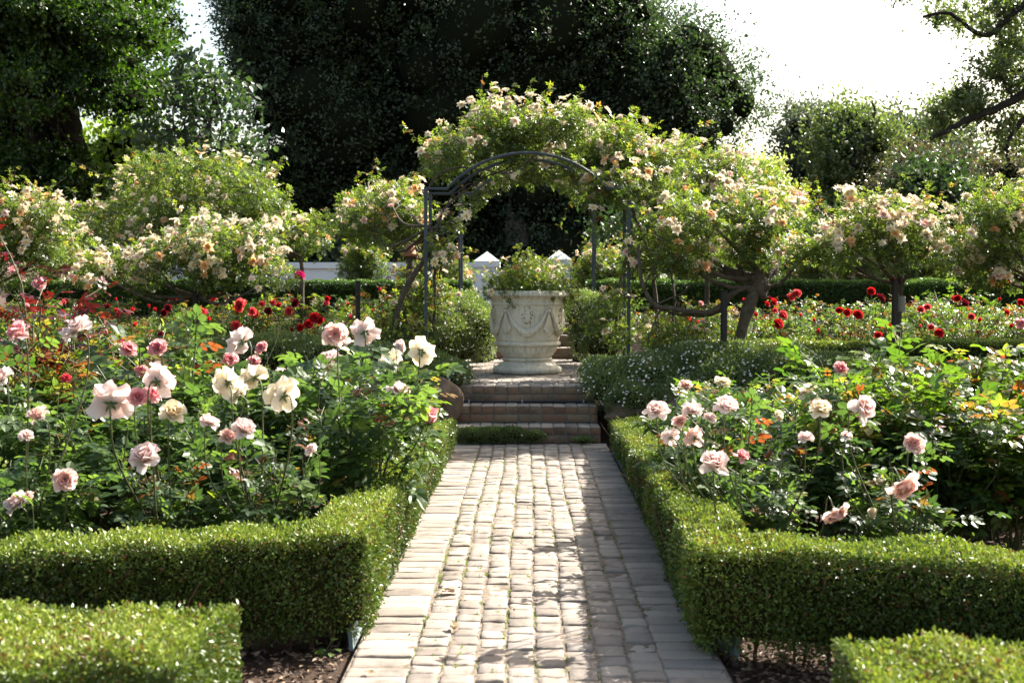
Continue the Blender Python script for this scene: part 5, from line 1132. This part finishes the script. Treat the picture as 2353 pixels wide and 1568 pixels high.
tree('overhanging_tree', 'airy tree reaching in from the right edge with long dark limbs against the white sky', c, 17000, .085, M_right, 402, [zt(2560, 700, Yb, Z2), zt(2550, 400, Yb), zt(2520, 100, Yb), zt(2480, -120, Yb)], .3, core=0, shell=.42, limbs=0, up=.4,
     extra_limbs=[([zt(2530, 180, Yl), zt(2420, 190, Yl), zt(2330, 228, Yl), zt(2270, 258, Yl), zt(2215, 278, Yl), zt(2175, 300, Yl), zt(2140, 318, Yl)], .10), ([zt(2260, 262, Yl), zt(2235, 275, Yl), zt(2205, 300, Yl)], .04),
                  ([zt(2500, 50, Yl), zt(2400, -10, Yl), zt(2330, 30, Yl), zt(2275, 78, Yl), (zt(2230, 70, Yl)), zt(2180, 30, Yl), zt(2120, 40, Yl)], .075), ([zt(2540, 300, Yl), zt(2400, 250, Yl), zt(2330, 300, Yl), zt(2312, 345, Yl), zt(2316, 370, Yl)], .07),
                  ([zt(2520, 120, Yl), zt(2420, 150, Yl), zt(2340, 160, Yl), zt(2260, 190, Yl)], .04), ([zt(2330, 228, Yl), zt(2300, 180, Yl), zt(2290, 140, Yl)], .03), ([zt(2480, -60, Yl), zt(2200, -40, Yl), zt(2080, -5, Yl)], .05)])
rs = np.random.RandomState(411)
for lab, poly, Y, k, n in (('dark clipped bushes filling the shade below the evergreen tree on the left', [(100, 520), (560, 500), (1000, 560), (1000, 720), (100, 720)], 30, 40, 16000), ('dark bushes in the shade behind the roses right of the arch', [(1380, 500), (1700, 500), (2000, 540), (2400, 540), (2400, 720), (1380, 720)], 25.5, 50, 22000)):
    c = clumps(poly, Y, .6, k, .4, .8, rs, .8)
    tree('dark_shrubbery', lab, c, n, .13, M_dark, 412, [zt(np.mean([q[0] for q in poly]), 700, Y, Z2), zt(np.mean([q[0] for q in poly]), 640, Y), zt(np.mean([q[0] for q in poly]), 600, Y)], .08, core=.8, cat='shrub')

# ------------------------------------------------------------------ light
to_sun = np.array([.98, .76, 1.02]); to_sun /= np.linalg.norm(to_sun)
sun = bpy.data.lights.new('sun', 'SUN'); sun.energy = 5.0; sun.angle = R(.53); sun.color = (1, .95, .87)
so = bpy.data.objects.new('sun', sun); COL.objects.link(so); so.rotation_mode = 'QUATERNION'; so.rotation_quaternion = Vector(to_sun).to_track_quat('Z', 'Y')
W = bpy.data.worlds.new('World'); scene.world = W; W.use_nodes = True; nt = W.node_tree; nt.nodes.clear()
sky = nt.nodes.new('ShaderNodeTexSky'); sky.sky_type = 'NISHITA'; sky.sun_disc = False
sky.sun_elevation = math.asin(to_sun[2]); sky.sun_rotation = math.atan2(to_sun[0], to_sun[1]); sky.dust_density = 3.5; sky.air_density = 1.2
bg = nt.nodes.new('ShaderNodeBackground'); bg.inputs['Strength'].default_value = .085; wo = nt.nodes.new('ShaderNodeOutputWorld')
wb = nt.nodes.new('ShaderNodeVectorMath'); wb.operation = 'MULTIPLY'; wb.inputs[1].default_value = (1.06, 1.0, .90); nt.links.new(sky.outputs[0], wb.inputs[0]); nt.links.new(wb.outputs[0], bg.inputs[0]); nt.links.new(bg.outputs[0], wo.inputs[0])
vs = scene.view_settings; vs.view_transform = 'Standard'; vs.look = 'None'; vs.gamma = 1; vs.exposure = 1.95
scene.cycles.max_bounces = 6; scene.cycles.diffuse_bounces = 3; scene.cycles.transmission_bounces = 3; scene.cycles.glossy_bounces = 2
scene.cycles.use_adaptive_sampling = True
scene.cycles.use_denoising = True
